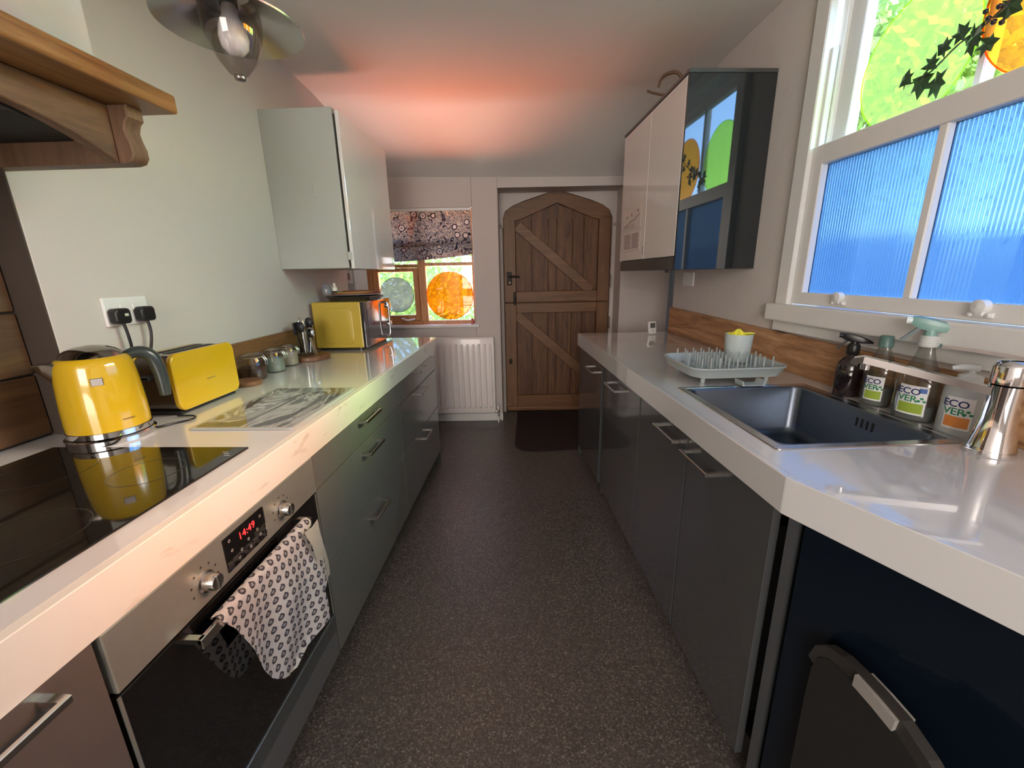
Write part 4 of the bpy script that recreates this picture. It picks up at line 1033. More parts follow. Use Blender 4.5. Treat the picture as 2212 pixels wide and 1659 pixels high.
# ================================================================== MANTEL SHELF OVER THE HOB
def mantel():
    t = Thing('mantel_shelf', 'oak mantel shelf with moulded corbel and arched front beam over the hob', 'shelf', (LX, .68, 1.59))
    bm = bmesh.new()
    add_box(bm, LX, -.834, .26, 1.098, 1.712, 1.752, .007, 3); t.part('shelf_board', bm, OAK, smooth=50)
    # corbels: S-profile front in XZ, extruded along y
    S = [(LX, 1.592), (-.925, 1.592), (-.908, 1.596), (-.899, 1.608), (-.899, 1.626), (-.905, 1.645), (-.908, 1.662), (-.902, 1.678), (-.893, 1.686), (-.893, 1.7115), (LX, 1.7115)]
    for y0 in (1.018, .30):
        bm = bmesh.new(); add_prism(bm, S, y0, y0+.044, 'Y', .003, 1); t.part('corbel', bm, OAKX, smooth=40)
    # arched beam
    bm = bmesh.new(); top = [(.344, 1.7115), (1.0175, 1.7115)]; ar = []
    for k in range(17):
        y = 1.0175-(1.0175-.344)*k/16; u = (y-.68)/.337; ar.append((y, 1.660-.068*abs(u)**2.4))
    add_prism(bm, [top[0], top[1]]+ar, -.962, -.935, 'X', .002, 1); t.part('arched_beam', bm, OAKD)
    bm = bmesh.new(); add_box(bm, LX+.002, -.963, .345, 1.017, 1.64, 1.711); t.part('canopy_liner', bm, DARKVOID, label='black cooker-hood underside')
mantel()

# ================================================================== RADIATOR, MAT
def radiator():
    y1 = 3.655; y0 = 3.605; xl, xr, z0, z1 = -1.02, -.205, .098, .785
    t = Thing('radiator', 'white panel radiator under the far window', 'radiator', (-.6, 3.63, .1), 'B')
    bm = B(xl, xr, y0+.010, y0+.022, z0, z1, .004, 2)
    for k in range(16):
        x = xl+.030+k*.0503
        if x > xr-.03: break
        L0 = [(x-.010, y0+.0105), (x-.006, y0-.006), (x+.008, y0-.006), (x+.014, y0+.0105)]
        bot = [Vector((a, b_, z0+.062)) for a, b_ in L0]; top = [Vector((a, b_, z1-.062)) for a, b_ in L0]
        eb = [Vector((a, y0+.012, z0+.045)) for a, b_ in L0]; et = [Vector((a, y0+.012, z1-.045)) for a, b_ in L0]
        add_loft(bm, [eb, bot, top, et])
    t.part('panel', bm, RADM, smooth=35)
    bm = bmesh.new(); add_box(bm, xl-.004, xr+.004, y0+.006, y1, z1-.004, z1+.010, .002, 1)
    t.part('top_grille', bm, RADM)
    for x in (xl-.004, xr-.002): t.part('side_cover', B(x, x+.006, y0+.008, y1, z0+.02, z1, .001, 1), RADM)
    t.part('rear_panel', B(xl+.01, xr-.01, y1-.012, y1, z0, z1-.02), RADM)
    bm = bmesh.new(); pass
    bm.free()
    for xa in (xl+.03, xr-.07): t.part('bracket', B(xa, xa+.04, y1-.005, BY-.0005, .3, .6), RADM)
    x = xr+.028
    bm = bmesh.new(); add_lathe(bm, [(.001, .125), (.010, .125), (.011, .150), (.008, .165), (.001, .167)], x, 3.63, 0, 16); v = t.part('valve_cap', bm, WHITEP, smooth=50)
    bm = bmesh.new(); add_tube(bm, [(x, 3.63, .125), (x, 3.63, .06)], .009, 10); add_tube(bm, [(x, 3.63, .105), (xr, 3.63, .115)], .008, 10); t.part('valve', bm, SATIN, smooth=60)
    bm = bmesh.new(); add_tube(bm, [(x, 3.63, .07), (x, 3.63, .0)], .0075, 10); t.part('pipe', bm, WHITEP, smooth=60)
radiator()
bm = bmesh.new()
poly = [(-.115, 3.93), (-.118, 3.25)]
for k in range(9):
    a = math.radians(180+90*k/8); poly.append((.03+.148*math.cos(a), 3.11+.148*math.sin(a)))
for k in range(9):
    a = math.radians(270+90*k/8); poly.append((.62+.148*math.cos(a), 3.175+.148*math.sin(a)))
poly += [(.768, 3.90)]
bmesh_pts = [(x, y) for x, y in poly][::-1]
add_prism(bm, bmesh_pts, .0005, .014, 'Z', .003, 2)
Thing('doormat', 'dark brown round-cornered mat in front of the stable door', 'doormat', (.3, 3.5, 0)).solo(bm, HAIR, 40)

# ================================================================== ROMAN BLIND, WINDOW DISCS, SILL THINGS
def blind():
    t = Thing('roman_blind', 'dark floral roman blind half lowered over the far window', 'blind', (-.8, 3.70, 1.87), 'B')
    x0, x1 = -1.262, -.366
    def sheet(z1a, pr, bl, br, bow):
        bm = bmesh.new(); n = 20; rows = []
        for y, f in pr:
            row = []
            for i in range(n+1):
                u = i/n; x = x0+(x1-x0)*u-(.018*(1-f) if i == n else 0)*0; zb = bl+(br-bl)*u-.012*math.sin(PI*u)
                z = z1a+(zb-z1a)*f; row.append(bm.verts.new((x, y+.004*math.sin(9*u+3*f), z)))
            rows.append(row)
        for a, c in zip(rows, rows[1:]):
            for i in range(n): bm.faces.new((a[i], a[i+1], c[i+1], c[i]))
        bmesh.ops.solidify(bm, geom=bm.faces[:], thickness=.002); return bm
    t.part('upper_drop', sheet(1.852, [(3.700, 0), (3.700, .25), (3.698, .5), (3.694, .8), (3.688, .93), (3.692, 1.0)], 1.565, 1.585, .01), BLINDM, smooth=60)
    t.part('lower_fold', sheet(1.60, [(3.706, 0), (3.702, .4), (3.696, .8), (3.694, 1.0)], 1.440, 1.492, .01), BLINDM, smooth=60)
    t.part('headrail', B(x0, x1, 3.69, 3.72, 1.845, 1.868, .002, 1), WHITE)
blind()
def film(name, label, cx, cz, r, y, mat, fr, plane='B'):
    bm = bmesh.new(); n = 56
    if plane == 'B':
        a = [bm.verts.new((cx+r*math.cos(2*PI*i/n), y, cz+r*math.sin(2*PI*i/n))) for i in range(n)]; base = (cx, y, cz-r); th = (0, .0015, 0)
    else:
        a = [bm.verts.new((y, cx+r*math.cos(2*PI*i/n), cz+r*math.sin(2*PI*i/n))) for i in range(n)]; base = (y, cx, cz-r)
    bm.faces.new(a)
    t = Thing(name, label, 'window decal', base, fr); t.part('film', bm, mat)
    bm = bmesh.new()
    pts = [(cx+r*math.cos(2*PI*i/n), y, cz+r*math.sin(2*PI*i/n)) if plane == 'B' else (y, cx+r*math.cos(2*PI*i/n), cz+r*math.sin(2*PI*i/n)) for i in range(n+1)]
    add_tube(bm, pts, .0022, 5, caps=False); t.part('rim', bm, mat)
film('window_disc', 'grey tinted round decal on the left pane of the far window', -1.055, 1.165, .150, 3.752, GREYF, 'B')
film('window_disc', 'amber round decal on the right pane of the far window', -.583, 1.150, .205, 3.742, AMBER, 'B')
film('window_disc', 'large lime green round decal on the upper sash over the sink', 1.436, 1.945, .186, RB+.072, LIME, 'R', 'R')
film('window_disc', 'large orange round decal at the right of the upper sash over the sink', 1.035, 1.955, .195, RB+.052, ORANGE, 'R', 'R')

film('window_disc', 'orange round decal on the nearest light of the upper sash, just out of view', .58, 1.955, .205, RB+.072, ORANGE, 'R', 'R')
t = Thing('potted_succulent', 'small spiky plant in a pink pot on the far window sill', 'plant', (-1.195, 3.70, .905), 'B')
bm = bmesh.new(); add_lathe(bm, [(.001, 0), (.024, 0), (.032, .060), (.029, .060), (.026, .05), (.001, .05)], -1.195, 3.70, .9055, 24); t.part('pot', bm, P('pink_pot', (.55, .38, .33), .5), smooth=50)
bm = bmesh.new()
for k in range(12):
    a = 2*PI*k/12; l = .045+.02*random.random()
    p0 = Vector((-1.195, 3.70, .955)); p1 = p0+Vector((math.cos(a)*l*.7, math.sin(a)*l*.7*.7, l))
    add_tube(bm, [p0, p0.lerp(p1, .5)+Vector((0, 0, .004)), p1], [.006, .004, .0008], 5)
t.part('leaves', bm, P('succulent_green', (.08, .16, .06), .5))
t = Thing('sill_ornament', 'small red ornament at the right end of the far window sill', 'ornament', (-.385, 3.70, .905), 'B')
bm = bmesh.new(); add_lathe(bm, [(.001, 0), (.014, 0), (.015, .015), (.008, .030), (.012, .042), (.001, .05)], -.388, 3.70, .9055, 16); t.solo(bm, P('red_glaze', (.5, .10, .08), .3), 60)

# ivy hanging in front of the right sash
def ivy():
    t = Thing('ivy_sprig', 'dark ivy sprig with berries trailing across the upper sash', 'plant', (RB+.02, 1.2, 1.88), 'R')
    X = RB+.030
    stem = [(X, 1.385, 1.862), (X-.006, 1.32, 1.868), (X-.004, 1.26, 1.905), (X, 1.20, 1.925), (X-.004, 1.12, 1.97), (X, 1.04, 2.02), (X, .95, 2.05)]
    bm = bmesh.new(); add_tube(bm, smoothpath(stem, 5), .0025, 6); t.part('stem', bm, P('ivy_stem', (.05, .04, .03), .6), smooth=60)
    LM = P('ivy_leaf', (.03, .065, .03), .35, noise=.25, nscale=60)
    shape = [(0, -.9), (.25, -.55), (.95, -.45), (.55, .0), (.85, .55), (.35, .45), (0, 1.15), (-.35, .45), (-.85, .55), (-.55, 0), (-.95, -.45), (-.25, -.55)]
    spots = [(1.385, 1.872, .030, 2.2), (1.345, 1.848, .040, 3.3), (1.318, 1.885, .030, .4), (1.30, 1.83, .036, 2.8), (1.285, 1.91, .028, 1.0), (1.245, 1.925, .030, 5.8), (1.225, 1.90, .036, .8), (1.205, 1.895, .032, 2.5), (1.18, 1.87, .030, 3.6), (1.16, 1.94, .030, .2), (1.12, 1.99, .034, 5.5), (1.08, 1.97, .03, 2), (1.05, 2.04, .034, .6), (1.0, 2.02, .034, 2.4), (.96, 2.07, .03, 5)]
    for s, z, r, a in spots:
        bm = bmesh.new(); ca, sa = math.cos(a), math.sin(a); dx = random.uniform(-.02, .008)
        c0 = bm.verts.new((X+dx-.006, s, z)); vs = []; k_ = (random.uniform(.65, 1), random.uniform(.7, 1.1))
        for u, v in shape:
            vs.append(bm.verts.new((X+dx+random.uniform(-.004, .004), s+r*1.15*(u*ca-v*sa)*k_[0], z+r*1.15*(u*sa+v*ca)*k_[1])))
        for i in range(12): bm.faces.new((c0, vs[i], vs[(i+1) % 12]))
        t.part('leaf', bm, LM)
    BM_ = P('ivy_berry', (.02, .015, .03), .25)
    for s, z in ((1.19, 1.93), (1.175, 1.915), (1.17, 1.945), (1.155, 1.905), (1.20, 1.95)):
        bm = bmesh.new(); bmesh.ops.create_icosphere(bm, subdivisions=1, radius=.0075); bmesh.ops.translate(bm, verts=bm.verts, vec=(X-.01, s, z)); t.part('berry', bm, BM_, smooth=80)
ivy()

# ================================================================== SINK, TAP
def sink():
    t = Thing('sink', 'stainless steel inset sink in the right worktop', 'sink', (.91, 1.17, .91), 'R')
    b0, b1, s0, s1 = .668, 1.156, .886, 1.450
    def ring(i, z, r): return [(x, y, z) for x, y in rrect(b0+i, b1-i, s0+i, s1-i, r, 5)]
    bm = bmesh.new()
    add_loft(bm, [ring(0, .9102, .012), ring(.001, .9130, .012), ring(.016, .9130, .012), ring(.018, .9118, .012), ring(.026, .9118, .012)]); t.part('rim', bm, P('sink_rim_steel', (.55, .55, .56), .22, metal=1))
    def ring2(i, z, r): return [(x, y, z) for x, y in rrect(b0+.030+i, b1-.045-i, s0+.030+i, s1-.030-i, r, 5)]
    bm = bmesh.new()
    add_loft(bm, [[(x, y, .9118) for x, y in rrect(b0+.024, b1-.024, s0+.024, s1-.024, .012, 5)], ring2(0, .9116, .028), ring2(.003, .905, .030), ring2(.008, .76, .032), ring2(.016, .745, .034), ring2(.035, .738, .04), ring2(.16, .733, .03)], cap1=True)
    bowl = t.part('bowl', bm, P('sink_bowl_steel', (.17, .20, .25), .28, metal=1, noise=.08, nscale=30), smooth=50)
    bm = bmesh.new(); add_lathe(bm, [(.001, .7335), (.035, .7335), (.042, .7365), (.045, .735)], .89, 1.168, 0, 28); t.part('drain', bm, CHROME, bowl, smooth=50)
    bm = bmesh.new(); xw = b1-.0490
    for k in range(4): add_box(bm, xw-.0015, xw+.003, 1.095+.018*k, 1.101+.018*k, .858, .885)
    t.part('overflow_slots', bm, DARKVOID, bowl)
    bm = bmesh.new(); add_box(bm, b0+.006, b0+.007, 1.10, 1.14, .9131, .9133); t.part('stamp', bm, ICON)
sink()
def tap():
    c = (1.130, .830); t = Thing('mixer_tap', 'chrome single-lever mixer tap at the near end of the sink', 'tap', (*c, .91), 'R')
    bm = bmesh.new()
    add_lathe(bm, [(.001, .9103), (.043, .9103), (.044, .914), (.040, .93), (.034, .96), (.030, .995), (.029, 1.03), (.030, 1.072), (.001, 1.073)], *c, 0, 40); t.part('body', bm, CHROME, smooth=50)
    bm = bmesh.new(); add_lathe(bm, [(.0285, 1.074), (.0315, 1.076), (.0315, 1.112), (.029, 1.122), (.022, 1.128), (.001, 1.129)], *c, 0, 40); cpz = t.part('cartridge', bm, CHROME, smooth=50)
    bm = bmesh.new(); e = Vector((.945, 1.000, 1.102)); a = Vector((c[0], c[1], 1.052)); d = (e-a)
    pts = [a+d*k/8 for k in range(9)]; pts[-1] = e
    add_tube(bm, pts+[e+Vector((-.010, .010, -.004)), e+Vector((-.013, .013, -.014))], .01, flat=(.030, .017)); t.part('spout', bm, CHROME)
    bm = bmesh.new(); add_lathe(bm, [(.001, -.026), (.010, -.026), (.011, -.010), (.011, 0)], e.x+.004, e.y-.004, e.z, 20); t.part('aerator', bm, CHROME, smooth=50)
    bm = bmesh.new(); l0 = Vector((c[0]+.02, c[1]-.02, 1.130)); l1 = Vector((1.035, .905, 1.150)); add_tube(bm, [l0, l0.lerp(l1, .3)+Vector((0, 0, .003)), l0.lerp(l1, .7)+Vector((0, 0, .003)), l1], .01, flat=(.026, .008)); t.part('lever', bm, CHROME, cpz)
tap()

# ================================================================== DISH RACK AND CUTLERY CUP
def rack():
    t = Thing('dish_rack', 'pale blue-grey pegged dish rack beyond the sink', 'dish rack', (.92, 1.62, .91), 'R')
    RK = P('rack_plastic', (.36, .41, .41), .35); b0, b1, s0, s1 = .735, 1.115, 1.455, 1.790
    def rg(i, z, r): return [(x, y, z) for x, y in rrect(b0+i, b1-i, s0+i, s1-i, r, 6)]
    bm = bmesh.new(); add_loft(bm, [rg(.030, .932, .05), rg(.018, .936, .055), rg(.004, .968, .06), rg(.0, .972, .06), rg(.001, .976, .06), rg(.007, .976, .055), rg(.010, .970, .055), rg(.026, .942, .05)], cap0=True, cap1=True); t.part('tray', bm, RK, smooth=40)
    for x, y in ((.80, 1.515), (1.05, 1.515), (.80, 1.735), (1.05, 1.735)):
        bm = bmesh.new(); add_lathe(bm, [(.001, 0), (.008, 0), (.011, .026)], x, y, .9102, 12); t.part('foot', bm, RK, smooth=50)
    pm = None
    for j in range(5):
        for i in range(9):
            x = .790+.0345*i+(.017 if j % 2 else 0); y = 1.510+.055*j
            if x > 1.075 or (x > .99 and y > 1.66): continue
            if pm is None:
                bm = bmesh.new(); add_tube(bm, [(x, y, .942), (x, y, 1.000), (x, y, 1.006)], [.0042, .003, .0035], 8); p = t.part('peg', bm, RK, smooth=60); pm = (p.data, x, y)
            else:
                p = bpy.data.objects.new('peg', pm[0]); COL.objects.link(p); p.parent = t.root; p.location = (x-pm[1], y-pm[2], 0)
    bm = bmesh.new()
    for k in range(6): add_box(bm, .78+.045*k, .80+.045*k, 1.49, 1.76, .942, .946, .001, 1)
    t.part('tray_ribs', bm, RK)
    bm = bmesh.new(); add_prism(bm, [(.905, .9155), (.988, .9155), (.992, .934), (.986, .934), (.980, .9185), (.913, .9185), (.907, .934), (.901, .934)], 1.425, 1.475, 'Y'); t.part('drain_spout', bm, RK)
rack()
t = Thing('cutlery_cup', 'pale blue plastic cup standing at the back of the dish rack', 'cup', (1.045, 1.715, .947), 'R')
bm = bmesh.new(); add_lathe(bm, [(.001, 0), (.042, 0), (.048, .010), (.055, .118), (.053, .118), (.045, .012), (.001, .010)], 1.045, 1.715, .9475, 36); t.solo(bm, P('cup_plastic', (.52, .60, .60), .35), 50)
t = Thing('lemon_squeezer', 'bright yellow squeezer sitting in the pale cup', 'squeezer', (1.045, 1.715, 1.05), 'R')
YP = P('lemon_plastic', (.80, .76, .06), .35)
bm = bmesh.new(); n = 16
rings = []
for r, z in ((.040, 1.055), (.030, 1.060), (.018, 1.074), (.006, 1.086)):
    rings.append([(1.04+r*(1 if i % 2 else .72)*math.cos(2*PI*i/n), 1.715+r*(1 if i % 2 else .72)*math.sin(2*PI*i/n), z) for i in range(n)])
add_loft(bm, rings, cap1=True); t.part('cone', bm, YP)
bm = bmesh.new(); add_lathe(bm, [(.001, 1.050), (.046, 1.052), (.050, 1.062), (.048, 1.066), (.044, 1.056), (.001, 1.054)], 1.045, 1.715, 0, 30); t.part('dish', bm, YP, smooth=50)
bm = bmesh.new(); add_box(bm, 1.05, 1.105, 1.700, 1.730, 1.064, 1.070, .002, 1); t.part('handle', bm, YP)

t = Thing('digital_thermometer', 'small white digital thermometer on the far end of the right worktop', 'thermometer', (1.085, 2.79, .91), 'R', rotz=0)
def tilt(pts): return [(1.085+a*.92+b_*.38, 2.775-a*.38*-1*0-b_*.0, z) for a, b_, z in pts]
bm = bmesh.new(); add_prism(bm, rrect(-.030, .030, 0, .085, .010, 4), -.006, .008, 'Y', .003, 2)
T_ = Matrix.Translation((1.085, 2.785, .914)) @ Matrix.Rotation(.35, 4, 'Z') @ Matrix.Rotation(-.14, 4, 'X')
bmesh.ops.transform(bm, matrix=T_, verts=bm.verts); t.part('case', bm, WHITEP, smooth=50)
bm = B(-.021, .021, -.0075, -.006, .040, .074); bmesh.ops.transform(bm, matrix=T_, verts=bm.verts); t.part('screen', bm, P('lcd_grey', (.13, .13, .13), .2))
bm = bmesh.new(); text_verts(bm, '21.3', .020, lambda c: Vector((c.x, -.0078, .050+c.y))); bmesh.ops.transform(bm, matrix=T_, verts=bm.verts); t.part('digits', bm, DARKVOID)
bm = B(-.006, .006, -.0075, -.006, .020, .026, .001, 1); bmesh.ops.transform(bm, matrix=T_, verts=bm.verts); t.part('button', bm, ICON)

# ================================================================== BOTTLES BY THE SINK
def label_patch(cx, cy_, rx, ry, a0, a1, z0, z1, off=.0006):
    bm = bmesh.new(); n = 12
    rows = [[bm.verts.new((cx+(rx+off)*math.cos(a0+(a1-a0)*i/n), cy_+(ry+off)*math.sin(a0+(a1-a0)*i/n), z)) for i in range(n+1)] for z in (z0, z1)]
    for i in range(n): bm.faces.new((rows[0][i], rows[0][i+1], rows[1][i+1], rows[1][i]))
    return bm
def wrap(cx, cy_, rx, ry, am, off=.0012):
    rr = (rx+ry)/2
    def fn(zc):
        def g(c):
            a = am+c.x/rr; return Vector((cx+(rx+off)*math.cos(a), cy_+(ry+off)*math.sin(a), zc+c.y))
        return g
    return fn
NAVYI = P('navy_ink', (.015, .02, .13), .5); GREENI = P('green_ink', (.02, .22, .10), .5); LABW = P('label_white', (.78, .79, .80), .45)
LIMEI = P('lime_ink', (.30, .42, .05), .5); ORI = P('orange_ink', (.70, .26, .06), .5); BLUEI = P('blue_ink', (.08, .16, .45), .5)
def eco_label(t, cx, cy_, rx, ry, am, hw, z0, z1, band, extra=False, sc=1):
    off = .0006
    t.part('label', label_patch(cx, cy_, rx, ry, am-hw, am+hw, z0, z1), LABW, smooth=60)
    h = z1-z0; W = wrap(cx, cy_, rx, ry, am)
    t.part('label_band', label_patch(cx, cy_, rx, ry, am-hw*.86, am+hw*.86, z0+h*.06, z0+h*.40, .0010), band, smooth=60)
    s = h*.30*sc; rr = (rx+ry)/2; shift = -hw*rr*.30
    bm = bmesh.new(); f = W(z0+h*.70); text_verts(bm, 'ECO', s, lambda c: f(Vector((c.x+shift, c.y, 0))), .95, bold=.0004); t.part('lettering', bm, NAVYI, label='navy letters ECO')
    bm = bmesh.new(); f2 = W(z0+h*.45); text_verts(bm, 'VER', s, lambda c: f2(Vector((c.x+shift, c.y, 0))), .95, bold=.0004); t.part('lettering', bm, GREENI, label='green letters VER')
    # small leaf mark: three lobes
    bm = bmesh.new()
    for dx, dz in ((0, .30), (-.24, 0), (.24, 0)):
        n = 10; c0 = [(hw*rr*.66+s*(dx+.17*math.cos(2*PI*i/n)), z0+h*.47+s*(.12+dz+.14*math.sin(2*PI*i/n))) for i in range(n)]
        bm.faces.new([bm.verts.new(W(0)(Vector((u, v, 0)))) for u, v in c0])
    t.part('leaf_mark', bm, GREENI)
    if extra:
        a = hw*.38; t.part('label_flag', label_patch(cx, cy_, rx, ry, am+a, am+hw*.92, z0+h*.78, z0+h*.94, .0010), BLUEI, smooth=60)
def faceang(cx, cy_):           # direction from thing to the camera, in R frame
    c, s = math.cos(-A_R), math.sin(-A_R); return math.atan2(-cy_, -cx)
def ax_tube(bm, c, d, prof, n=16, sy=1):
    """lathe along direction d"""
    b2 = bmesh.new(); add_lathe(b2, prof, n=n, sy=sy)
    q = Vector((0, 0, 1)).rotation_difference(Vector(d).normalized()).to_matrix().to_4x4()
    bmesh.ops.transform(b2, matrix=Matrix.Translation(c) @ q, verts=b2.verts)
    me = bpy.data.meshes.new('x'); b2.to_mesh(me); b2.free(); bm.from_mesh(me); bpy.data.meshes.remove(me)
def trigger(t, c, z, ax, mat, hm=None, sc=1.0, nz=None):
    """spray head at (c,z), nozzle pointing along 2D unit ax"""
    A = Vector((ax[0], ax[1], 0)); o = Vector((c[0], c[1], z)); hm = hm or mat
    bm = bmesh.new()
    side = Vector((-ax[1], ax[0], 0))
    def sec(f, zz, w, h): return [o+A*f*sc+side*a*w*sc+Vector((0, 0, (zz+b_*h)*sc)) for a, b_ in ((-.7, -1), (.7, -1), (1, -.2), (.75, .75), (0, 1), (-.75, .75), (-1, -.2))]
    loops = [sec(-.058, .014, .003, .003), sec(-.046, .018, .008, .007), sec(-.022, .024, .013, .013), sec(.004, .028, .015, .017), sec(.026, .034, .014, .015), sec(.038, .037, .011, .012), sec(.043, .038, .008, .009)]
    add_loft(bm, loops, cap0=True, cap1=True); add_lathe(bm, [(.013*sc, -.004), (.012*sc, .018*sc)], o.x, o.y, o.z, 16); h = t.part('spray_head', bm, hm, smooth=50)
    bm = bmesh.new(); add_tube(bm, [o+A*.020*sc+Vector((0, 0, .022*sc)), o+A*.036*sc+Vector((0, 0, .004*sc)), o+A*.054*sc+Vector((0, 0, -.016*sc))], .005*sc, flat=(.014*sc, .008*sc)); t.part('trigger', bm, mat)
    bm = bmesh.new(); ax_tube(bm, o+A*.040*sc+Vector((0, 0, .038*sc)), A, [(.001, 0), (.010*sc, 0), (.010*sc, .012*sc), (.001, .012*sc)], 14); t.part('nozzle', bm, nz or mat, smooth=50)
    return h
# amber/black spray bottle
c = (1.190, 1.305); t = Thing('spray_bottle', 'small dark brown spray bottle with a black trigger head by the sink', 'bottle', (*c, .91), 'R')
bm = bmesh.new(); add_lathe(bm, [(.001, 0), (.034, 0), (.037, .004), (.037, .098), (.034, .110), (.024, .126), (.015, .134), (.014, .146)], *c, .9103, 36); t.part('body', bm, P('dark_amber_glass', (.014, .009, .010), .07, coat=.5), smooth=50)
bm = bmesh.new(); add_lathe(bm, [(.016, .140), (.018, .142), (.018, .168), (.014, .176), (.001, .177)], *c, .9103, 24); t.part('collar', bm, BLACK, smooth=50)
hv = Vector((-.76, .65)).normalized()
trigger(t, c, .91+.170, hv, BLACK, sc=.82)
# clear bottle with green cap
c = (1.195, 1.200); t = Thing('cleaner_bottle', 'clear bottle with a grey-green cap, between the dark spray and the big spray bottle', 'bottle', (*c, .91), 'R')
rx, ry = .034, .043
bm = bmesh.new(); add_lathe(bm, [(.001, 0), (.95, 0), (1.0, .006), (1.0, .105), (.92, .125), (.62, .155), (.40, .178), (.38, .190)], *c, .9103, 36)
for v in bm.verts:
    v.co.x = c[0]+(v.co.x-c[0])*rx; v.co.y = c[1]+(v.co.y-c[1])*ry
t.part('body', bm, CLEARP, smooth=50)
bm = bmesh.new(); add_lathe(bm, [(.016, .182), (.019, .184), (.017, .214), (.015, .217), (.001, .217)], *c, .9103, 24); t.part('cap', bm, P('cap_teal', (.10, .19, .18), .35), smooth=40)
LIQ = P('clear_liquid', (.30, .33, .33), .2, alpha=.55)
bm = bmesh.new(); add_lathe(bm, [(.001, .003), (.92, .004), (.94, .010), (.94, .06), (.001, .061)], *c, .9103, 30)
for v in bm.verts: v.co.x = c[0]+(v.co.x-c[0])*rx; v.co.y = c[1]+(v.co.y-c[1])*ry
t.part('liquid', bm, LIQ, smooth=50)
am = faceang(*c); eco_label(t, *c, rx, ry, am-.32, .60, .930, 1.005, LIMEI)
# big spray bottle
c = (1.188, 1.072); t = Thing('spray_bottle', 'large clear spray bottle with a mint trigger head behind the tap spout', 'bottle', (*c, .91), 'R')
rx, ry = .040, .056
def oval(prof, n=40):
    bm = bmesh.new(); add_lathe(bm, prof, *c, .9103, n)
    for v in bm.verts:
        q = 1.0
        v.co.x = c[0]+(v.co.x-c[0])*rx; v.co.y = c[1]+(v.co.y-c[1])*ry
    return bm
bm = oval([(.001, 0), (.92, 0), (.98, .006), (1.0, .02), (.98, .04), (1.0, .055), (.97, .075), (1.0, .092), (.96, .112), (.80, .135), (.52, .165), (.36, .195), (.32, .215)]); t.part('body', bm, CLEARP, smooth=50)
t.part('liquid', oval([(.001, .003), (.90, .004), (.94, .010), (.94, .045), (.001, .046)], 30), LIQ, smooth=50)
bm = bmesh.new(); add_lathe(bm, [(.018, .205), (.020, .207), (.020, .233), (.017, .236), (.001, .236)], *c, .9103, 24)
for k in range(4): add_lathe(bm, [(.0200, .210+.006*k), (.0208, .212+.006*k), (.0200, .214+.006*k)], *c, .9103, 24)
t.part('collar', bm, P('collar_white', (.62, .66, .65), .35), smooth=40)
trigger(t, c, .91+.236, Vector((-.76, .65)).normalized(), P('trigger_grey', (.10, .14, .14), .35), P('mint_plastic', (.20, .36, .33), .3), 1.05, P('nozzle_white', (.7, .8, .8), .3))
am = faceang(*c); eco_label(t, *c, rx, ry, am-.30, .62, .930, 1.012, LIMEI, True)
# hand-soap pump
c = (1.192, .955); t = Thing('soap_dispenser', 'white pump soap bottle with an orange label behind the tap body', 'bottle', (*c, .91), 'R')
rx, ry = .036, .047
bm = oval([(.001, 0), (.95, 0), (1.0, .006), (1.0, .108), (.92, .122), (.55, .134), (.40, .138)]); t.part('body', bm, P('milky_bottle', (.52, .56, .56), .3, alpha=.85), smooth=50)
bm = bmesh.new(); add_lathe(bm, [(.022, .134), (.024, .136), (.023, .152), (.012, .156), (.007, .158), (.007, .170), (.001, .171)], *c, .9103, 24)
A = Vector((-.75, .66)).normalized(); o = Vector((*c, .91+.172))
add_tube(bm, [o-Vector((A.x, A.y, 0))*.012, o+Vector((A.x, A.y, .001))*.018, o+Vector((A.x*.036, A.y*.036, -.004))], [.009, .008, .005], 10)
t.part('pump', bm, P('pump_white', (.70, .74, .75), .35), smooth=40)
am = faceang(*c); eco_label(t, *c, rx, ry, am-.25, .62, .928, 1.010, ORI)

# ================================================================== GARDEN OUTSIDE
GR = P('lawn', (.10, .17, .04), .9, noise=.3, nscale=6)
o = struct('lawn_ground', B(-14, 14, 4.09, 22, -.25, -.12), P('garden_paving', (.55, .43, .33), .8, noise=.15, nscale=3)); 
o = struct('lawn_side', B(2.9, 22, -12, 4.08, -.25, -.12), GR)
leafmats = [P('leaf_light', (.32, .42, .10), .5, noise=.3, nscale=9), P('leaf_dark', (.10, .17, .05), .5, noise=.3, nscale=9)]
for m in leafmats:
    nt = m.node_tree; b = nt.nodes['Principled BSDF']; b.inputs['Transmission Weight'].default_value = 0
    tl = nt.nodes.new('ShaderNodeBsdfTranslucent'); tl.inputs['Color'].default_value = (.55, .62, .12, 1)
    mx = nt.nodes.new('ShaderNodeMixShader'); mx.inputs[0].default_value = .45
    nt.links.new(b.outputs[0], mx.inputs[1]); nt.links.new(tl.outputs[0], mx.inputs[2])
    nt.links.new(mx.outputs[0], [n_ for n_ in nt.nodes if n_.type == 'OUTPUT_MATERIAL'][0].inputs[0])
def foliage(n, box, size, seed):
    rnd = random.Random(seed); vs, fs = [], []
    for k in range(n):
        p = box(rnd)
        if p is None: continue
        a = Vector((rnd.gauss(0, 1), rnd.gauss(0, 1), rnd.gauss(0, 1))).normalized(); b_ = a.orthogonal().normalized(); c_ = a.cross(b_)
        s = size*rnd.uniform(.6, 1.3); i = len(vs); P_ = Vector(p)
        vs += [P_-b_*s, P_+c_*s*.45, P_+b_*s, P_-c_*s*.45]; fs.append((i, i+1, i+2, i+3))
    me = bpy.data.meshes.new('foliage'); me.from_pydata([tuple(v) for v in vs], [], fs); return me
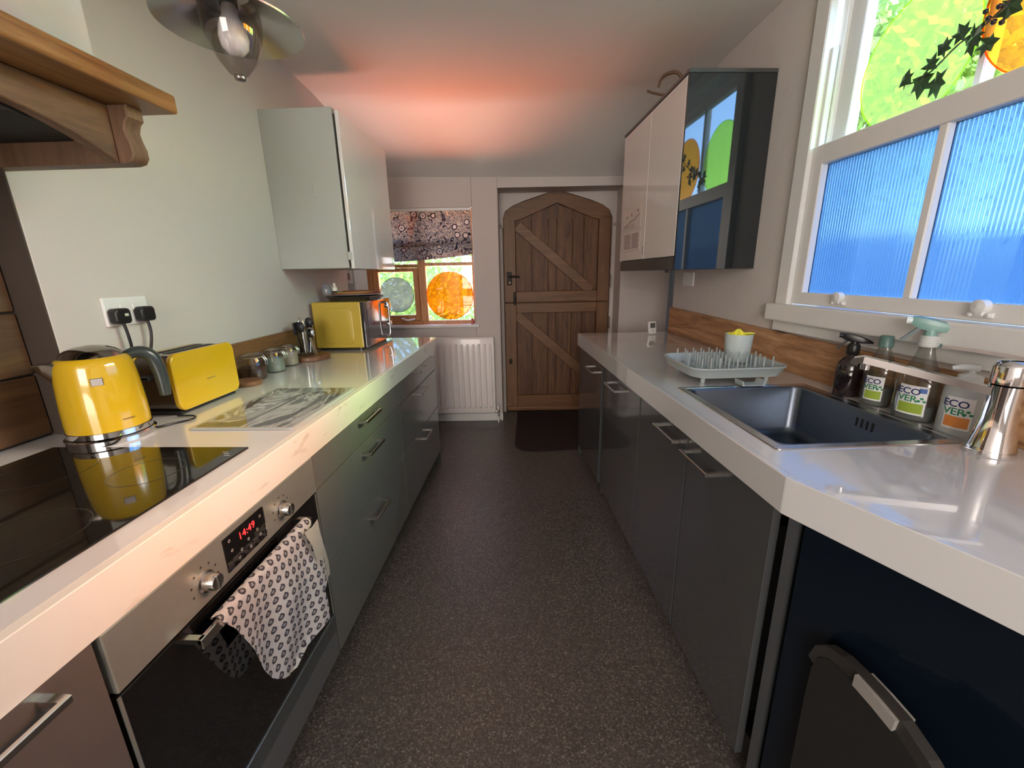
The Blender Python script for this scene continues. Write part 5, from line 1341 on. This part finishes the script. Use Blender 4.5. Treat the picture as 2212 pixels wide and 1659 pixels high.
def leafy(name, label, cat, loc, me, mat, trunk=None):
    t = Thing(name, label, cat, loc); t.empty()
    o = bpy.data.objects.new('foliage', me); me.materials.append(mat); me.transform(Matrix.Translation(-Vector(loc))); COL.objects.link(o); o.parent = t.root; o['kind'] = 'stuff'
    if trunk: bm = bmesh.new(); [add_tube(bm, p, r, 8) for p, r in trunk]; t.part('trunk', bm, P(name+'_bark', (.25, .20, .15), .9, bump=.5))
leafy('garden_hedge', 'sunlit hedge seen through the far window', 'hedge', (-1, 7.2, -.12),
      foliage(26000, lambda r: (r.uniform(-6, 1.8), r.uniform(6.8, 7.8), -.1+3.1*r.random()**.9), .050, 1), leafmats[0])
leafy('garden_shrub', 'leafy shrub behind the grey disc of the far window', 'shrub', (-1.6, 5.6, -.12),
      foliage(2600, lambda r: (-1.9+r.gauss(0, .42), 5.8+r.gauss(0, .28), max(-.1, .75+r.gauss(0, .42))), .055, 2), leafmats[1])
leafy('garden_tree', 'yellow-green tree with drooping strands outside the sash window', 'tree', (6.4, 8.2, -.12),
      foliage(12000, lambda r: (6.3+r.gauss(0, 1.1), 8.0+r.gauss(0, .9), 4.4+r.gauss(0, .9)), .10, 3), leafmats[0],
      [([(6.4, 8.2, -.1), (6.4, 8.1, 2.0), (6.2, 7.9, 4.2)], .13), ([(6.4, 8.1, 2.0), (7.0, 7.6, 4.0)], .07), ([(6.4, 8.1, 2.4), (5.6, 8.2, 4.2)], .06)])
t = Thing('blue_shed', 'pale blue painted garden shed blurred behind the reeded glass', 'shed', (3.3, 5.0, -.12))
bl = P('shed_blue', (.10, .24, .55), .7)
t.part('walls', B(2.9, 3.75, 4.6, 5.4, -.12, 2.25), bl)
bm = bmesh.new(); add_prism(bm, [(4.3, 2.03), (5.5, 2.03), (4.9, 2.35)], 3.0, 4.8, 'Y') if False else add_prism(bm, [(2.82, 2.25), (3.83, 2.25), (3.32, 2.5)], 4.5, 5.5, 'Y'); t.part('roof', bm, P('shed_roof', (.25, .25, .28), .8))
t = Thing('garden_wall', 'pale rendered garden wall outside the sash window', 'wall', (7, 2, -.12))
t.solo(B(7.4, 7.6, -6, 9, -.12, 1.75), P('pale_render', (.62, .66, .70), .8, noise=.1, nscale=2))

# repeats share a group phrase
GROUPS = {'drawer_unit': 'three-drawer units of the left run', 'storage_jar': 'clip-top storage jars in a row', 'plug': 'plugs in the double socket',
          'paper_notice': 'notices on the white cabinet door', 'window_disc': 'round window decals', 'spray_bottle': 'spray bottles behind the sink',
          'wall_cabinet': 'wall cabinets', 'end_panel': 'end panels', 'plinth': 'plinths', 'worktop': 'worktops'}
for o in COL.objects:
    if o.parent is None and o.get('category'):
        k = o.name.split('.')[0]
        if k in GROUPS: o['group'] = GROUPS[k]
        elif k == 'base_unit': o['group'] = 'base units of the right run' if o.location.x > 0 else 'base units at the start of the left run'
        elif k in ('spatula', 'ladle', 'serving_spoon', 'metal_spoon', 'whisk'): o['group'] = 'utensils in the glass jar'
        elif k in ('red_mat', 'yellow_mat', 'orange_mat'): o['group'] = 'round mats on the microwave'
